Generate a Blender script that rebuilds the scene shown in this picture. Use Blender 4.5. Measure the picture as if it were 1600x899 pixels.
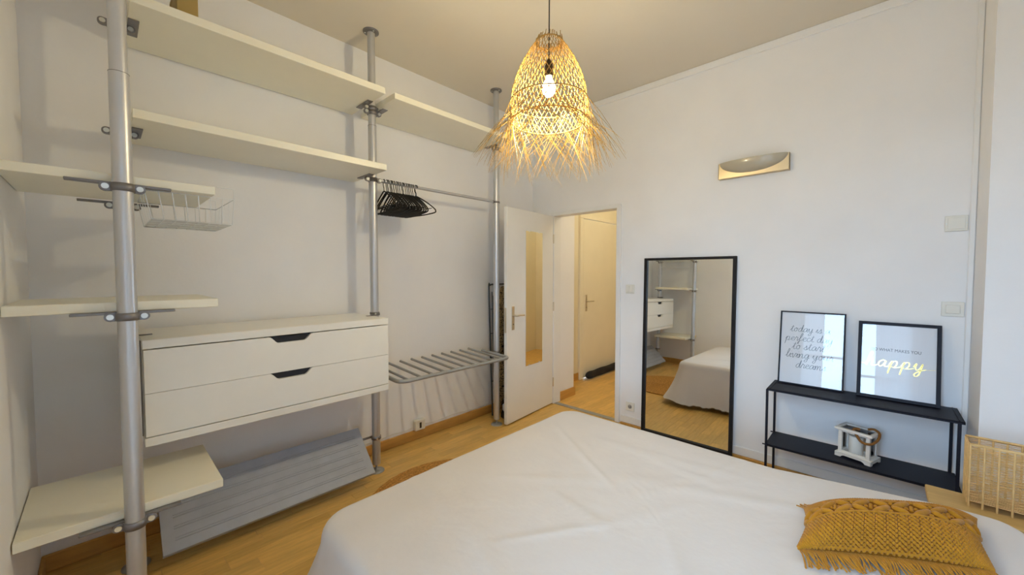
import bpy, math, random
from mathutils import Vector, Matrix
random.seed(7)
for o in list(bpy.data.objects): bpy.data.objects.remove(o, do_unlink=True)
S = bpy.context.scene
C = S.collection
PI = math.pi
sin, cos = math.sin, math.cos

# ------------------------------------------------------------------ camera
F_PX = 604.04
YAW, PITCH = math.radians(43.318), math.radians(2.113)
CAM = Vector((0, 0, 1.47))
cd = bpy.data.cameras.new('camera')
cam = bpy.data.objects.new('camera', cd); C.objects.link(cam)
cd.sensor_fit = 'HORIZONTAL'; cd.sensor_width = 36.0; cd.lens = 36.0 * F_PX / 1600.0
cd.clip_start = 0.02; cd.clip_end = 60
fw = Vector((cos(YAW)*cos(PITCH), sin(YAW)*cos(PITCH), -sin(PITCH)))
rt = Vector((sin(YAW), -cos(YAW), 0)); up = rt.cross(fw)
cam.matrix_world = Matrix(((rt.x, up.x, -fw.x, CAM.x), (rt.y, up.y, -fw.y, CAM.y), (rt.z, up.z, -fw.z, CAM.z), (0, 0, 0, 1)))
S.camera = cam

# ------------------------------------------------------------------ world, daylight, exposure
w = bpy.data.worlds.new('sky'); S.world = w; w.use_nodes = True
nt_w = w.node_tree; bg = nt_w.nodes['Background']
# overcast sky above the horizon, darker street below it
tcw = nt_w.nodes.new('ShaderNodeTexCoord'); sxw = nt_w.nodes.new('ShaderNodeSeparateXYZ'); rpw = nt_w.nodes.new('ShaderNodeValToRGB')
mrw = nt_w.nodes.new('ShaderNodeMapRange'); mrw.inputs['From Min'].default_value = -1; mrw.inputs['From Max'].default_value = 1
nt_w.links.new(tcw.outputs['Generated'], sxw.inputs[0]); nt_w.links.new(sxw.outputs['Z'], mrw.inputs['Value']); nt_w.links.new(mrw.outputs['Result'], rpw.inputs[0])
rpw.color_ramp.elements[0].position = .47; rpw.color_ramp.elements[0].color = (.10, .11, .11, 1)
rpw.color_ramp.elements[1].position = .54; rpw.color_ramp.elements[1].color = (.50, .735, 1.0, 1)
nt_w.links.new(rpw.outputs[0], bg.inputs['Color']); bg.inputs['Strength'].default_value = 19.0

def area(name, loc, rot, sx, sy):
    l = bpy.data.lights.new(name, 'AREA'); l.shape = 'RECTANGLE'; l.size = sx; l.size_y = sy; l.cycles.is_portal = True
    o = bpy.data.objects.new(name, l); C.objects.link(o); o.location = loc; o.rotation_euler = rot
    return o
# portal in the window opening: guides sampling of the sky, gives off no light itself
area('window_portal', (-0.445, 0.21, 1.37), (0, -PI/2, 0), 2.5, 1.22)

S.view_settings.view_transform = 'Standard'
S.view_settings.look = 'None'
S.view_settings.gamma = 1
S.view_settings.use_curve_mapping = False
S.view_settings.exposure = 0.15
S.cycles.max_bounces = 10; S.cycles.diffuse_bounces = 7; S.cycles.glossy_bounces = 4

# ------------------------------------------------------------------ helpers
ORG = {}
def link(o, parent=None):
    C.objects.link(o)
    if parent is not None: o.parent = parent
    return o

def tag(o, label, cat, group=None, kind=None):
    o['label'] = label
    if cat: o['category'] = cat
    if group: o['group'] = group
    if kind: o['kind'] = kind
    return o

def thing(name, label, cat, loc=(0, 0, 0), group=None):
    o = bpy.data.objects.new(name, None); o.empty_display_size = 0.05
    C.objects.link(o); o.location = loc; ORG[o] = Vector(loc)
    return tag(o, label, cat, group)

class B:
    """collects shapes; build() links them as one mesh"""
    def __init__(s, xf=None):
        s.v = []; s.f = []; s.xf = xf; s.sm = []
    def add(s, vs, fs, smooth=False):
        n = len(s.v)
        for p in vs:
            p = Vector(p); s.v.append(s.xf(p) if s.xf else p)
        for f in fs:
            s.f.append(tuple(n+i for i in f)); s.sm.append(smooth)
        return s
    def box(s, x0, x1, y0, y1, z0, z1, c=0.0):
        if x0 > x1: x0, x1 = x1, x0
        if y0 > y1: y0, y1 = y1, y0
        if z0 > z1: z0, z1 = z1, z0
        if c <= 0:
            vs = [(x, y, z) for x in (x0, x1) for y in (y0, y1) for z in (z0, z1)]
            return s.add(vs, [(0,1,3,2), (4,6,7,5), (0,4,5,1), (2,3,7,6), (0,2,6,4), (1,5,7,3)])
        c = min(c, (x1-x0)*.45, (y1-y0)*.45, (z1-z0)*.45)
        vs = []; idx = {}
        lo = (x0, y0, z0); hi = (x1, y1, z1)
        for i in (0, 1):
            for j in (0, 1):
                for k in (0, 1):
                    b = [(lo, hi)[t][a] for a, t in enumerate((i, j, k))]
                    sg = [1-2*t for t in (i, j, k)]
                    for a in range(3):
                        q = list(b)
                        for m in range(3):
                            if m != a: q[m] += sg[m]*c
                        idx[(i, j, k, a)] = len(vs); vs.append(q)
        fs = []
        for a in range(3):
            o1, o2 = [(1, 2), (0, 2), (0, 1)][a]
            for t in (0, 1):
                cs = []
                for p, q in ((0, 0), (1, 0), (1, 1), (0, 1)):
                    k = [0]*3; k[a] = t; k[o1] = p; k[o2] = q; cs.append(idx[(*k, a)])
                fs.append(tuple(cs))
        for a in range(3):
            o1, o2 = [(1, 2), (0, 2), (0, 1)][a]
            for p in (0, 1):
                for q in (0, 1):
                    k0 = [0]*3; k1 = [0]*3
                    k0[o1] = k1[o1] = p; k0[o2] = k1[o2] = q; k0[a] = 0; k1[a] = 1
                    fs.append((idx[(*k0, o1)], idx[(*k1, o1)], idx[(*k1, o2)], idx[(*k0, o2)]))
        for i in (0, 1):
            for j in (0, 1):
                for k in (0, 1): fs.append(tuple(idx[(i, j, k, a)] for a in range(3)))
        return s.add(vs, fs)
    def tube(s, pts, r, seg=8, closed=False, caps=True, flat=None):
        P = [Vector(p) for p in pts]; n = len(P); vs = []; fs = []
        R = r if isinstance(r, (list, tuple)) else [r]*n
        prev = None
        for i in range(n):
            if closed: t = P[(i+1) % n]-P[i-1]
            elif i == 0: t = P[1]-P[0]
            elif i == n-1: t = P[-1]-P[-2]
            else: t = (P[i+1]-P[i]).normalized()+(P[i]-P[i-1]).normalized()
            if t.length < 1e-9: t = Vector((0, 0, 1))
            t.normalize()
            if prev is None:
                a = Vector((0, 0, 1)) if abs(t.z) < .9 else Vector((1, 0, 0))
                u = t.cross(a).normalized()
            else:
                u = prev-t*prev.dot(t)
                if u.length < 1e-6: u = t.orthogonal()
                u.normalize()
            prev = u; v = t.cross(u)
            for k in range(seg):
                a = 2*PI*k/seg
                vs.append(P[i]+u*(R[i]*cos(a))+v*(R[i]*sin(a)*(flat or 1)))
        m = n if closed else n-1
        for i in range(m):
            j = (i+1) % n
            for k in range(seg):
                l = (k+1) % seg
                fs.append((i*seg+k, i*seg+l, j*seg+l, j*seg+k))
        s.add(vs, fs, seg > 4)
        if caps and not closed:
            s.add(vs[:seg], [tuple(range(seg))[::-1]]); s.add(vs[-seg:], [tuple(range(seg))])
        return s
    def cyl(s, p0, p1, r, seg=20): return s.tube([p0, p1], r, seg)
    def lathe(s, c, prof, seg=32, axis='z'):
        vs = []; fs = []; c = Vector(c)
        for (r, h) in prof:
            for k in range(seg):
                a = 2*PI*k/seg
                q = {'z': (r*cos(a), r*sin(a), h), 'x': (h, r*cos(a), r*sin(a)), 'y': (r*sin(a), h, r*cos(a))}[axis]
                vs.append(c+Vector(q))
        for i in range(len(prof)-1):
            for k in range(seg):
                l = (k+1) % seg
                fs.append((i*seg+k, i*seg+l, (i+1)*seg+l, (i+1)*seg+k))
        s.add(vs, fs, True)
        if prof[0][0] > 1e-5: s.add(vs[:seg], [tuple(range(seg))[::-1]])
        if prof[-1][0] > 1e-5: s.add(vs[-seg:], [tuple(range(seg))])
        return s
    def prism(s, poly, fn0, fn1):
        """poly of 2-D points; fn0/fn1 map (a,b) to the two caps"""
        n = len(poly); vs = [fn0(*p) for p in poly]+[fn1(*p) for p in poly]
        fs = [tuple(range(n))[::-1], tuple(range(n, 2*n))]
        fs += [(i, (i+1) % n, n+(i+1) % n, n+i) for i in range(n)]
        return s.add(vs, fs)
    def grid(s, nu, nv, fn, smooth=True, wrap=False):
        vs = [fn(i/(nu if wrap else nu-1), j/(nv-1)) for i in range(nu) for j in range(nv)]
        fs = []
        for i in range(nu if wrap else nu-1):
            for j in range(nv-1):
                k = (i+1) % nu
                fs.append((i*nv+j, k*nv+j, k*nv+j+1, i*nv+j+1))
        return s.add(vs, fs, smooth)
    def mesh(s, name, mat, org):
        me = bpy.data.meshes.new(name)
        me.from_pydata([tuple(p-org) for p in s.v], [], s.f)
        me.polygons.foreach_set('use_smooth', s.sm)
        if mat: me.materials.append(mat)
        me.update(); return me
    def build(s, name, mat, parent=None, label=None, cat=None, group=None, kind=None, fix=True):
        xs = [p.x for p in s.v]; ys = [p.y for p in s.v]; zs = [p.z for p in s.v]
        org = Vector(((min(xs)+max(xs))/2, (min(ys)+max(ys))/2, min(zs)))
        me = s.mesh(name, mat, org)
        if fix:
            import bmesh
            bm = bmesh.new(); bm.from_mesh(me); bmesh.ops.recalc_face_normals(bm, faces=bm.faces); bm.to_mesh(me); bm.free()
        o = bpy.data.objects.new(name, me); link(o, parent); ORG[o] = org
        o.location = org-(ORG[parent] if parent is not None else Vector((0, 0, 0)))
        if label: tag(o, label, cat, group)
        if kind: o['kind'] = kind
        return o

def copy_thing(root, loc=None, rotz=None, label=None):
    r = root.copy(); C.objects.link(r); ORG[r] = Vector(loc) if loc is not None else ORG[root]
    if loc is not None: r.location = loc
    if rotz is not None: r.rotation_euler = (0, 0, rotz)
    if label: r['label'] = label
    for ch in list(root.children):
        c = ch.copy(); C.objects.link(c); c.parent = r
        for g in list(ch.children):
            d = g.copy(); C.objects.link(d); d.parent = c
    return r

def struct(b, name, mat, label, parent=None):
    o = b.build(name, mat, parent)
    o['kind'] = 'structure'
    if parent is None: o['label'] = label; o['category'] = name.split('_')[0]
    return o

def smooth_path(pts, n=6, closed=False):
    P = [Vector(p) for p in pts]; m = len(P); out = []
    rng = range(m) if closed else range(m-1)
    for i in rng:
        if closed: a, b, c, d = P[i-1], P[i], P[(i+1) % m], P[(i+2) % m]
        else: a, b, c, d = P[max(i-1, 0)], P[i], P[i+1], P[min(i+2, m-1)]
        for k in range(n):
            t = k/n
            out.append(.5*((2*b)+(c-a)*t+(2*a-5*b+4*c-d)*t*t+(3*b-a-3*c+d)*t**3))
    if not closed: out.append(P[-1])
    return out

# ------------------------------------------------------------------ materials
def lin(r, g, b):
    f = lambda c: (c/255/12.92) if c/255 <= .04045 else ((c/255+.055)/1.055)**2.4
    return (f(r), f(g), f(b), 1)
def mat(name, col, rough=.5, metal=0., var=0., vscale=4., bump=0., bscale=60., spec=.5, coat=0., sheen=0., objvar=0., trans=0., sub=None, stretch=None):
    m = bpy.data.materials.new(name); m.use_nodes = True
    nt = m.node_tree; N = nt.nodes; L = nt.links; p = N['Principled BSDF']
    col = tuple(col) if len(col) == 4 else (*col, 1)
    p.inputs['Base Color'].default_value = col
    p.inputs['Roughness'].default_value = rough; p.inputs['Metallic'].default_value = metal
    p.inputs['Specular IOR Level'].default_value = spec
    p.inputs['Coat Weight'].default_value = coat; p.inputs['Coat Roughness'].default_value = .08
    p.inputs['Sheen Weight'].default_value = sheen
    p.inputs['Transmission Weight'].default_value = trans
    tc = N.new('ShaderNodeTexCoord'); vec = tc.outputs['Object']
    if stretch:
        mp = N.new('ShaderNodeMapping'); mp.inputs['Scale'].default_value = stretch
        L.new(vec, mp.inputs['Vector']); vec = mp.outputs['Vector']
    cur = None
    if var > 0:
        nz = N.new('ShaderNodeTexNoise'); nz.inputs['Scale'].default_value = vscale; nz.inputs['Detail'].default_value = 5
        L.new(vec, nz.inputs['Vector'])
        mr = N.new('ShaderNodeMapRange'); mr.inputs['From Min'].default_value = .3; mr.inputs['From Max'].default_value = .7
        mr.inputs['To Min'].default_value = 1-var; mr.inputs['To Max'].default_value = 1+var
        L.new(nz.outputs['Fac'], mr.inputs['Value']); cur = mr.outputs['Result']
    if objvar > 0:
        oi = N.new('ShaderNodeObjectInfo')
        mr2 = N.new('ShaderNodeMapRange'); mr2.inputs['To Min'].default_value = 1-objvar; mr2.inputs['To Max'].default_value = 1+objvar
        L.new(oi.outputs['Random'], mr2.inputs['Value'])
        if cur is not None:
            mu = N.new('ShaderNodeMath'); mu.operation = 'MULTIPLY'; L.new(cur, mu.inputs[0]); L.new(mr2.outputs['Result'], mu.inputs[1]); cur = mu.outputs[0]
        else: cur = mr2.outputs['Result']
    if cur is not None:
        vm = N.new('ShaderNodeVectorMath'); vm.operation = 'SCALE'; vm.inputs[0].default_value = col[:3]
        L.new(cur, vm.inputs['Scale']); L.new(vm.outputs[0], p.inputs['Base Color'])
    if bump > 0:
        nb = N.new('ShaderNodeTexNoise'); nb.inputs['Scale'].default_value = bscale; nb.inputs['Detail'].default_value = 4
        L.new(vec, nb.inputs['Vector'])
        bp = N.new('ShaderNodeBump'); bp.inputs['Strength'].default_value = bump; bp.inputs['Distance'].default_value = .01
        L.new(nb.outputs['Fac'], bp.inputs['Height']); L.new(bp.outputs['Normal'], p.inputs['Normal'])
    return m
def pane_mat(name, tint=(1, 1, 1, 1), ior=1.5, boost=1.0):
    m = bpy.data.materials.new(name); m.use_nodes = True; nt = m.node_tree; N = nt.nodes; L = nt.links
    N.remove(N['Principled BSDF']); out = N['Material Output']
    fr = N.new('ShaderNodeFresnel'); fr.inputs['IOR'].default_value = ior
    tr = N.new('ShaderNodeBsdfTransparent'); tr.inputs['Color'].default_value = tint
    gl = N.new('ShaderNodeBsdfGlossy'); gl.inputs['Roughness'].default_value = 0.02
    mx = N.new('ShaderNodeMixShader'); L.new(fr.outputs[0], mx.inputs[0]); L.new(tr.outputs[0], mx.inputs[1]); L.new(gl.outputs[0], mx.inputs[2])
    L.new(mx.outputs[0], out.inputs['Surface']); return m
def sheer_mat(name, col, tr_w=.5, clear=.25):
    m = bpy.data.materials.new(name); m.use_nodes = True; nt = m.node_tree; N = nt.nodes; L = nt.links
    N.remove(N['Principled BSDF']); out = N['Material Output']
    d = N.new('ShaderNodeBsdfDiffuse'); d.inputs['Color'].default_value = col
    t = N.new('ShaderNodeBsdfTranslucent'); t.inputs['Color'].default_value = col
    c = N.new('ShaderNodeBsdfTransparent')
    m1 = N.new('ShaderNodeMixShader'); m1.inputs[0].default_value = tr_w; L.new(d.outputs[0], m1.inputs[1]); L.new(t.outputs[0], m1.inputs[2])
    m2 = N.new('ShaderNodeMixShader'); m2.inputs[0].default_value = clear; L.new(m1.outputs[0], m2.inputs[1]); L.new(c.outputs[0], m2.inputs[2])
    L.new(m2.outputs[0], out.inputs['Surface']); return m
def emit_mat(name, col, st):
    m = bpy.data.materials.new(name); m.use_nodes = True; p = m.node_tree.nodes['Principled BSDF']
    p.inputs['Base Color'].default_value = col; p.inputs['Emission Color'].default_value = col; p.inputs['Emission Strength'].default_value = st
    return m

M_wall = mat('white_plaster', (.85, .85, .862), .75, var=.02, vscale=3, bump=.06, bscale=45, spec=.25)
M_ceil = mat('ceiling_paint', (.74, .685, .59), .8, var=.02, vscale=2, bump=.04, bscale=30, spec=.2)
M_trim = mat('white_gloss_paint', (.82, .82, .82), .4, var=.02)
M_hall = mat('cream_paint', (.78, .72, .55), .6, var=.02, bump=.04)
M_shelf = mat('white_laminate', (.84, .825, .775), .32, var=.012, vscale=8)
M_board = mat('cream_laminate', (.85, .815, .68), .34, var=.012, vscale=8)
M_pole = mat('satin_aluminium', (.58, .59, .62), .38, .7, var=.03, vscale=10)
M_clamp = mat('grey_cast_metal', (.23, .22, .23), .45, .6)
M_screw = mat('zinc_screw', (.75, .77, .75), .3, .9)
M_greymetal = mat('grey_powder_metal', (.33, .34, .35), .42, .3)
M_black = mat('black_plastic', (.010, .009, .010), .6, spec=.3)
M_blackmetal = mat('black_powder_metal', (.008, .009, .019), .55, spec=.3)
M_wood = mat('laminate_strip', (.67, .415, .115), .36, var=.13, vscale=6, objvar=.11, spec=.45, stretch=(1, 9, 1))
M_woodbase = mat('floor_joint', (.30, .17, .06), .7, var=.1)
M_skirt = mat('oak_skirting', (.56, .30, .075), .45, var=.12, vscale=5, stretch=(1, 8, 8))
M_night = mat('pale_pine', (.62, .42, .16), .45, var=.1, vscale=6, stretch=(8, 1, 8))
M_door = mat('door_enamel', (.82, .81, .78), .38, var=.015)
M_hdoor = mat('hall_door_enamel', (.80, .74, .58), .4, var=.02)
M_mirror = mat('mirror_silver', (.90, .91, .90), .012, 1.0)
M_brass = mat('brushed_champagne', (.62, .52, .36), .32, .9)
M_steel = mat('satin_nickel', (.63, .56, .44), .3, .9)
M_plate = mat('ivory_plastic', (.78, .765, .70), .35)
M_opal = mat('opal_glass', (.46, .42, .33), .28, spec=.5, coat=.4)
M_bed = mat('cotton_cover', (.66, .625, .605), .85, var=.02, vscale=5, bump=.22, bscale=14, spec=.15, sheen=.2)
M_matt = mat('mattress_ticking', (.75, .75, .74), .9)
M_mustard = mat('mustard_cotton', (.41, .178, .009), .85, var=.12, vscale=40, spec=.2, sheen=.15)
M_mustcore = mat('mustard_gap_shade', (.19, .075, .006), .9, spec=.1)  # cushion core, darkened to stand for shade in the gaps between knots
M_jute = mat('jute_braid', (.50, .255, .07), .9, var=.35, vscale=60, bump=.6, bscale=160, spec=.15)
M_rope = mat('brown_rope', (.25, .105, .02), .85, var=.3, vscale=120, bump=.5, bscale=200)
M_rattan = mat('rattan_cord', (.68, .44, .18), .6, var=.15, vscale=30)
M_straw = mat('straw_strand', (.40, .235, .055), .5, var=.18, vscale=25)
M_whitewash = mat('whitewashed_wood', (.80, .76, .70), .7, var=.06, vscale=18, stretch=(1, 1, 5))
M_candle = mat('ivory_wax', (.86, .84, .78), .5, spec=.3)
M_paper = mat('print_paper', (.83, .82, .84), .8, spec=.1)
M_ink = mat('grey_ink', (.10, .13, .15), .6)
M_ink2 = mat('charcoal_ink', (.06, .06, .07), .6)
M_gold = mat('gold_foil', (.85, .62, .20), .25, .9)
M_glass = pane_mat('picture_glass', ior=1.42)
M_lglass = pane_mat('lantern_glass', (1, 1, 1, 1), 1.35)
M_wglass = pane_mat('window_glass', (.97, .98, 1, 1))
M_wire = mat('white_wire', (.80, .82, .84), .4)
M_frost = sheer_mat('frosted_liner', (.85, .87, .9, 1), .5, .2)
M_sheer = sheer_mat('sheer_curtain', (.92, .92, .92, 1), .62, .12)
M_shoe = mat('grey_lacquer', (.37, .40, .465), .5, var=.06, vscale=12)
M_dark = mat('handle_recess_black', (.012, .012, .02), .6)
M_slate = mat('slate_tube', (.075, .085, .10), .45, .4)
M_cord = mat('black_cord', (.02, .02, .02), .6)
M_vacw = mat('white_appliance', (.75, .76, .78), .35)
M_card = mat('brown_card', (.36, .25, .08), .7, var=.06)
M_felt = mat('black_felt', (.018, .014, .013), .95, bump=.3, bscale=120)
M_bulb = emit_mat('glowing_bulb', (1, .80, .45, 1), 30)

# leopard-like ironing board cover
def leo():
    m = bpy.data.materials.new('spotted_cotton'); m.use_nodes = True; nt = m.node_tree; N = nt.nodes; L = nt.links; p = N['Principled BSDF']
    tc = N.new('ShaderNodeTexCoord'); v = N.new('ShaderNodeTexVoronoi'); v.inputs['Scale'].default_value = 70
    L.new(tc.outputs['Object'], v.inputs['Vector'])
    r = N.new('ShaderNodeValToRGB'); r.color_ramp.interpolation = 'CONSTANT'
    r.color_ramp.elements[0].color = (.03, .02, .015, 1); r.color_ramp.elements[1].position = .42; r.color_ramp.elements[1].color = (.46, .32, .15, 1)
    L.new(v.outputs['Distance'], r.inputs[0]); L.new(r.outputs[0], p.inputs['Base Color']); p.inputs['Roughness'].default_value = .85
    return m
M_leo = leo()

# ------------------------------------------------------------------ room
XL, XR, YC, YH, ZC = -0.24, 3.47, 2.94, -0.70, 3.195
OY0, OY1, OZ = 1.845, 2.625, 2.115       # door opening in the right wall
HX0, HX1, HY0, HY1 = 3.57, 6.1, 0.9, 2.97

floor = struct(B().box(XL-.2, XR+.05, YH-.1, YC+.1, -.08, -.012), 'floor', M_woodbase, 'golden laminate strip floor of the bedroom and hall')
struct(B().box(XR+.05, HX1+.1, HY0-.1, HY1+.1, -.08, -.012), 'hall_subfloor', M_woodbase, '', floor)
# strips, 68 mm wide, running parallel to the closet wall
PW = .068
strip_cache = {}
def strip_mesh(l):
    k = round(l, 2)
    if k not in strip_cache:
        strip_cache[k] = B().box(.0004, k-.0004, .0004, PW-.0004, -.012, 0, .0006).mesh('plank', M_wood, Vector((0, 0, 0)))
    return strip_cache[k]
strips = []
rows = int((YC-YH)/PW)+1
for r in range(rows):
    y = YH+r*PW
    x = XL-random.uniform(0, .4); end = XR+.02
    if OY0-.03 < y < OY1-.02: end = HX1
    while x < end:
        l = random.choice((.40, .46, .52, .58, .64)); strips.append((x, y, min(l, end-x+.02))); x += l
for r in range(int((HY1-HY0)/PW)+1):
    y = YH+(int((HY0-YH)/PW)+r)*PW
    if OY0-.03 < y < OY1-.02: continue
    x = HX0+.05
    while x < HX1:
        l = random.choice((.40, .46, .52, .58, .64)); strips.append((x, y, min(l, HX1-x+.02))); x += l
def vis(s):
    x, y, l = s; xc = x+l/2
    if xc < XR: return (y > 1.45) or (xc > 2.25 and y > .4)
    return y > 2.0 and xc/(y+.01) < 2.3
vs_ = [s for s in strips if vis(s)]; vs_.sort(key=lambda s: (s[0]**2+s[1]**2))
front = vs_[:295]; fs_ = set(front)
for x, y, l in front:
    o = bpy.data.objects.new('plank', strip_mesh(l)); link(o, floor)
    o.location = Vector((x, y, 0))-ORG[floor]
bb = B()
for s in strips:
    if s not in fs_:
        x, y, l = s; bb.box(x+.0004, x+l-.0004, y+.0004, y+PW-.0004, -.012, 0)
bb.build('remaining_planks', M_wood, floor, kind='stuff')

struct(B().box(XL-.2, XR+.1, YC, YC+.12, 0, ZC), 'wall_back', M_wall, 'white closet wall behind the shelving poles')
wr = B()
wr.box(XR, HX0, YH-.1, OY0, 0, ZC); wr.box(XR, HX0, OY1, YC, 0, ZC); wr.box(XR, HX0, OY0, OY1, OZ, ZC)
struct(wr, 'wall_right', M_wall, 'white wall with the open doorway, tall mirror and wall light')
WY0, WY1, WZ0, WZ1 = -.40, .82, .12, 2.62   # window opening
wl = B()
wl.box(XL-.2, XL, YH-.1, WY0, 0, ZC); wl.box(XL-.2, XL, WY1, YC, 0, ZC); wl.box(XL-.2, XL, WY0, WY1, 0, WZ0); wl.box(XL-.2, XL, WY0, WY1, WZ1, ZC)
struct(wl, 'wall_left', M_wall, 'white wall at the left end of the shelves')
struct(B().box(XL-.2, XR+.1, YH-.12, YH, 0, ZC), 'wall_front', M_wall, 'white wall behind the head of the bed')
struct(B().box(3.14, XR, YH, -.41, 0, ZC), 'wall_breast', M_wall, 'projecting white wall section at the right edge')
struct(B().box(XL-.2, HX1+.1, YH-.12, HY1+.1, ZC, ZC+.1), 'ceiling', M_ceil, 'cream ceiling')
# hall shell
struct(B().box(HX0, 3.88, OY1+.01, HY1, 0, ZC), 'wall_hall_return', M_wall, 'white side wall just inside the doorway')
hb = B(); hb.box(3.88, 4.47, HY1, HY1+.1, 0, ZC); hb.box(5.62, HX1, HY1, HY1+.1, 0, ZC); hb.box(4.47, 5.62, HY1, HY1+.1, 2.27, ZC)
struct(hb, 'wall_hall_back', M_hall, 'cream hall wall around the entrance door')
struct(B().box(HX1, HX1+.1, HY0, HY1, 0, ZC), 'wall_hall_end', M_hall, 'cream hall end wall')
struct(B().box(HX0, HX1, HY0-.1, HY0, 0, ZC), 'wall_hall_front', M_hall, 'cream hall wall opposite the entrance door')

# skirting and trims
struct(B().box(XL, XR, YC-.016, YC, 0, .085, .004), 'baseboard_back', M_skirt, 'orange oak skirting below the closet wall')
struct(B().box(XR-.014, XR, -.41, OY0-.05, .016, .085, .004), 'baseboard_right', M_trim, 'white skirting below the mirror and console')
struct(B().box(XR-.024, XR, -.41, OY0-.05, 0, .016, .003), 'trim_1', M_skirt, 'thin wooden bead at the foot of the white skirting')
struct(B().box(XL, XL+.014, 1.2, YC-.02, 0, .085, .004), 'baseboard_left', M_skirt, 'oak skirting below the left wall')
struct(B().box(HX0, 3.895, OY1-.006, OY1+.01, 0, .1, .003), 'baseboard_hall_return', M_skirt, 'oak skirting just inside the doorway')
struct(B().box(3.88, 4.47, HY1-.015, HY1, 0, .1, .003), 'baseboard_hall', M_skirt, 'oak skirting left of the entrance door')
cr = B(); cr.box(XR-.018, XR, -.41, YC-.001, ZC-.055, ZC-.0005, .004)
struct(cr, 'trim_2', M_wall, 'narrow cornice where the right wall meets the ceiling')
struct(B().box(XR-.014, XR, -.409, -.384, .02, ZC-.06, .004), 'trim_3', M_trim, 'slim vertical strip beside the projecting wall')
# door frame of the room
fr = B()
fr.box(XR-.02, XR+.11, OY0-.035, OY0+.012, 0, OZ-.0125, .003)
fr.box(XR-.02, XR+.11, OY1-.012, OY1+.032, 0, OZ-.0125, .003)
fr.box(XR-.02, XR+.11, OY0-.035, OY1+.032, OZ-.012, OZ+.028, .003)
struct(fr, 'trim_4', M_trim, 'white casing around the open doorway')
struct(B().box(XR-.01, XR+.05, OY0+.012, OY1-.012, 0, .006, .002), 'trim_5', M_greymetal, 'grey threshold strip in the doorway')

# ------------------------------------------------------------------ window and curtains (seen in reflections)
wf = B()
xw0, xw1 = XL-.13, XL-.08
for y in (WY0, WY1-.05): wf.box(xw0, xw1, y, y+.05, WZ0, WZ1, .004)
for z in (WZ0, WZ1-.05): wf.box(xw0, xw1, WY0, WY1, z, z+.05, .004)
wf.box(xw0, xw1, .175, .245, WZ0, WZ1, .004)
win = struct(wf, 'window_1', M_trim, 'tall white framed window behind the viewpoint')
for y0, y1 in ((WY0+.05, .175), (.245, WY1-.05)):
    for z0, z1 in ((WZ0+.05, 1.3), (1.33, WZ1-.05)):
        B().box(xw0+.02, xw0+.026, y0, y1, z0, z1).build('pane', M_wglass, win)
    B().box(xw0, xw1, y0, y1, 1.3, 1.33, .003).build('glazing_bar', M_trim, win)
def curtain(y0, y1, ph, label):
    def f(u, v):
        y = y0+(y1-y0)*u
        a = .022*(1-.35*v)
        return Vector((XL+.075+a*sin(u*40+ph)+.006*sin(u*17+v*3), y+.006*sin(u*33), .04+v*2.72))
    b = B(); b.grid(90, 14, f)
    b.build('curtain', M_sheer, None, label, 'curtain', 'sheer curtains at the window', fix=False)
curtain(.52, .93, .3, 'sheer white curtain panel on the closet side of the window')
curtain(-.46, -.02, 1.7, 'sheer white curtain panel on the bed head side of the window')
cr_ = thing('curtain_rod', 'thin white rod above the window curtains', 'curtain rod', (XL+.075, .22, 2.76))
B().cyl((XL+.075, -.58, 2.775), (XL+.075, 1.05, 2.775), .009, 10).build('rod', M_trim, cr_)
for y in (-.55, 1.0): B().box(XL, XL+.085, y-.008, y+.008, 2.755, 2.775).build('bracket', M_trim, cr_)

# ------------------------------------------------------------------ room door (open)
HG = Vector((3.445, OY1-.005, 0)); NE = Vector((2.63, 2.545, 0))
dl = (NE-HG).length; du = (NE-HG)/dl; dn = Vector((du.y, -du.x, 0))     # dn: away from the camera side?
if dn.y > 0: dn = -dn                                                      # dn faces the viewer
door_xf = lambda p: HG+du*p.x+dn*p.y+Vector((0, 0, p.z))                   # x along leaf, y out of the viewer's face, z up
dt = .038
door = struct(B(door_xf).box(0, dl, -dt, 0, .012, 2.10, .003), 'door_1', M_door, 'white flush door standing open against the closet poles')
def handle(parent, s, z, side, xf, dirn=-1, m=M_steel):
    y0 = 0 if side > 0 else -dt
    sg = 1 if side > 0 else -1
    h = B(xf); h.box(s-.02, s+.02, y0, y0+sg*.006, z-.14, z+.09, .002)
    hp = h.build('handle_plate', m, parent)
    l = B(xf); l.tube([(s, y0, z), (s, y0+sg*.045, z)], .009, 10)
    l.tube(smooth_path([(s, y0+sg*.04, z), (s+dirn*.01, y0+sg*.052, z), (s+dirn*.05, y0+sg*.055, z+.003), (s+dirn*.12, y0+sg*.05, z-.002)], 4), .0085, 10)
    l.build('handle_lever', m, hp)
    k = B(xf); k.tube([(s, y0, z-.085), (s, y0+sg*.008, z-.085)], .007, 10); k.build('keyhole', M_clamp, hp)
handle(door, dl-.09, 1.06, 1, door_xf); handle(door, dl-.09, 1.06, -1, door_xf)
B(door_xf).box(dl-.0005, dl+.0015, -.03, -.008, .9, 1.14).build('latch_plate', M_steel, door)
for z in (.25, 1.1, 1.85):
    B(door_xf).tube([(-.004, .004, z-.05), (-.004, .004, z+.05)], .007, 10).build('hinge', M_steel, door)
tm = thing('door_mirror', 'tall narrow frameless mirror fixed on the open door', 'mirror', HG+du*.40+dn*.004+Vector((0, 0, .53)))
B(door_xf).box(.22, .522, .001, .005, .525, 1.897, .0008).build('mirror_glass', M_mirror, tm)
for s_ in (.28, .46):
    for z_ in (.53, 1.895): B(door_xf).box(s_-.008, s_+.008, .0005, .008, z_-.006, z_+.006, .001).build('clip', M_screw, tm)

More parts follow.
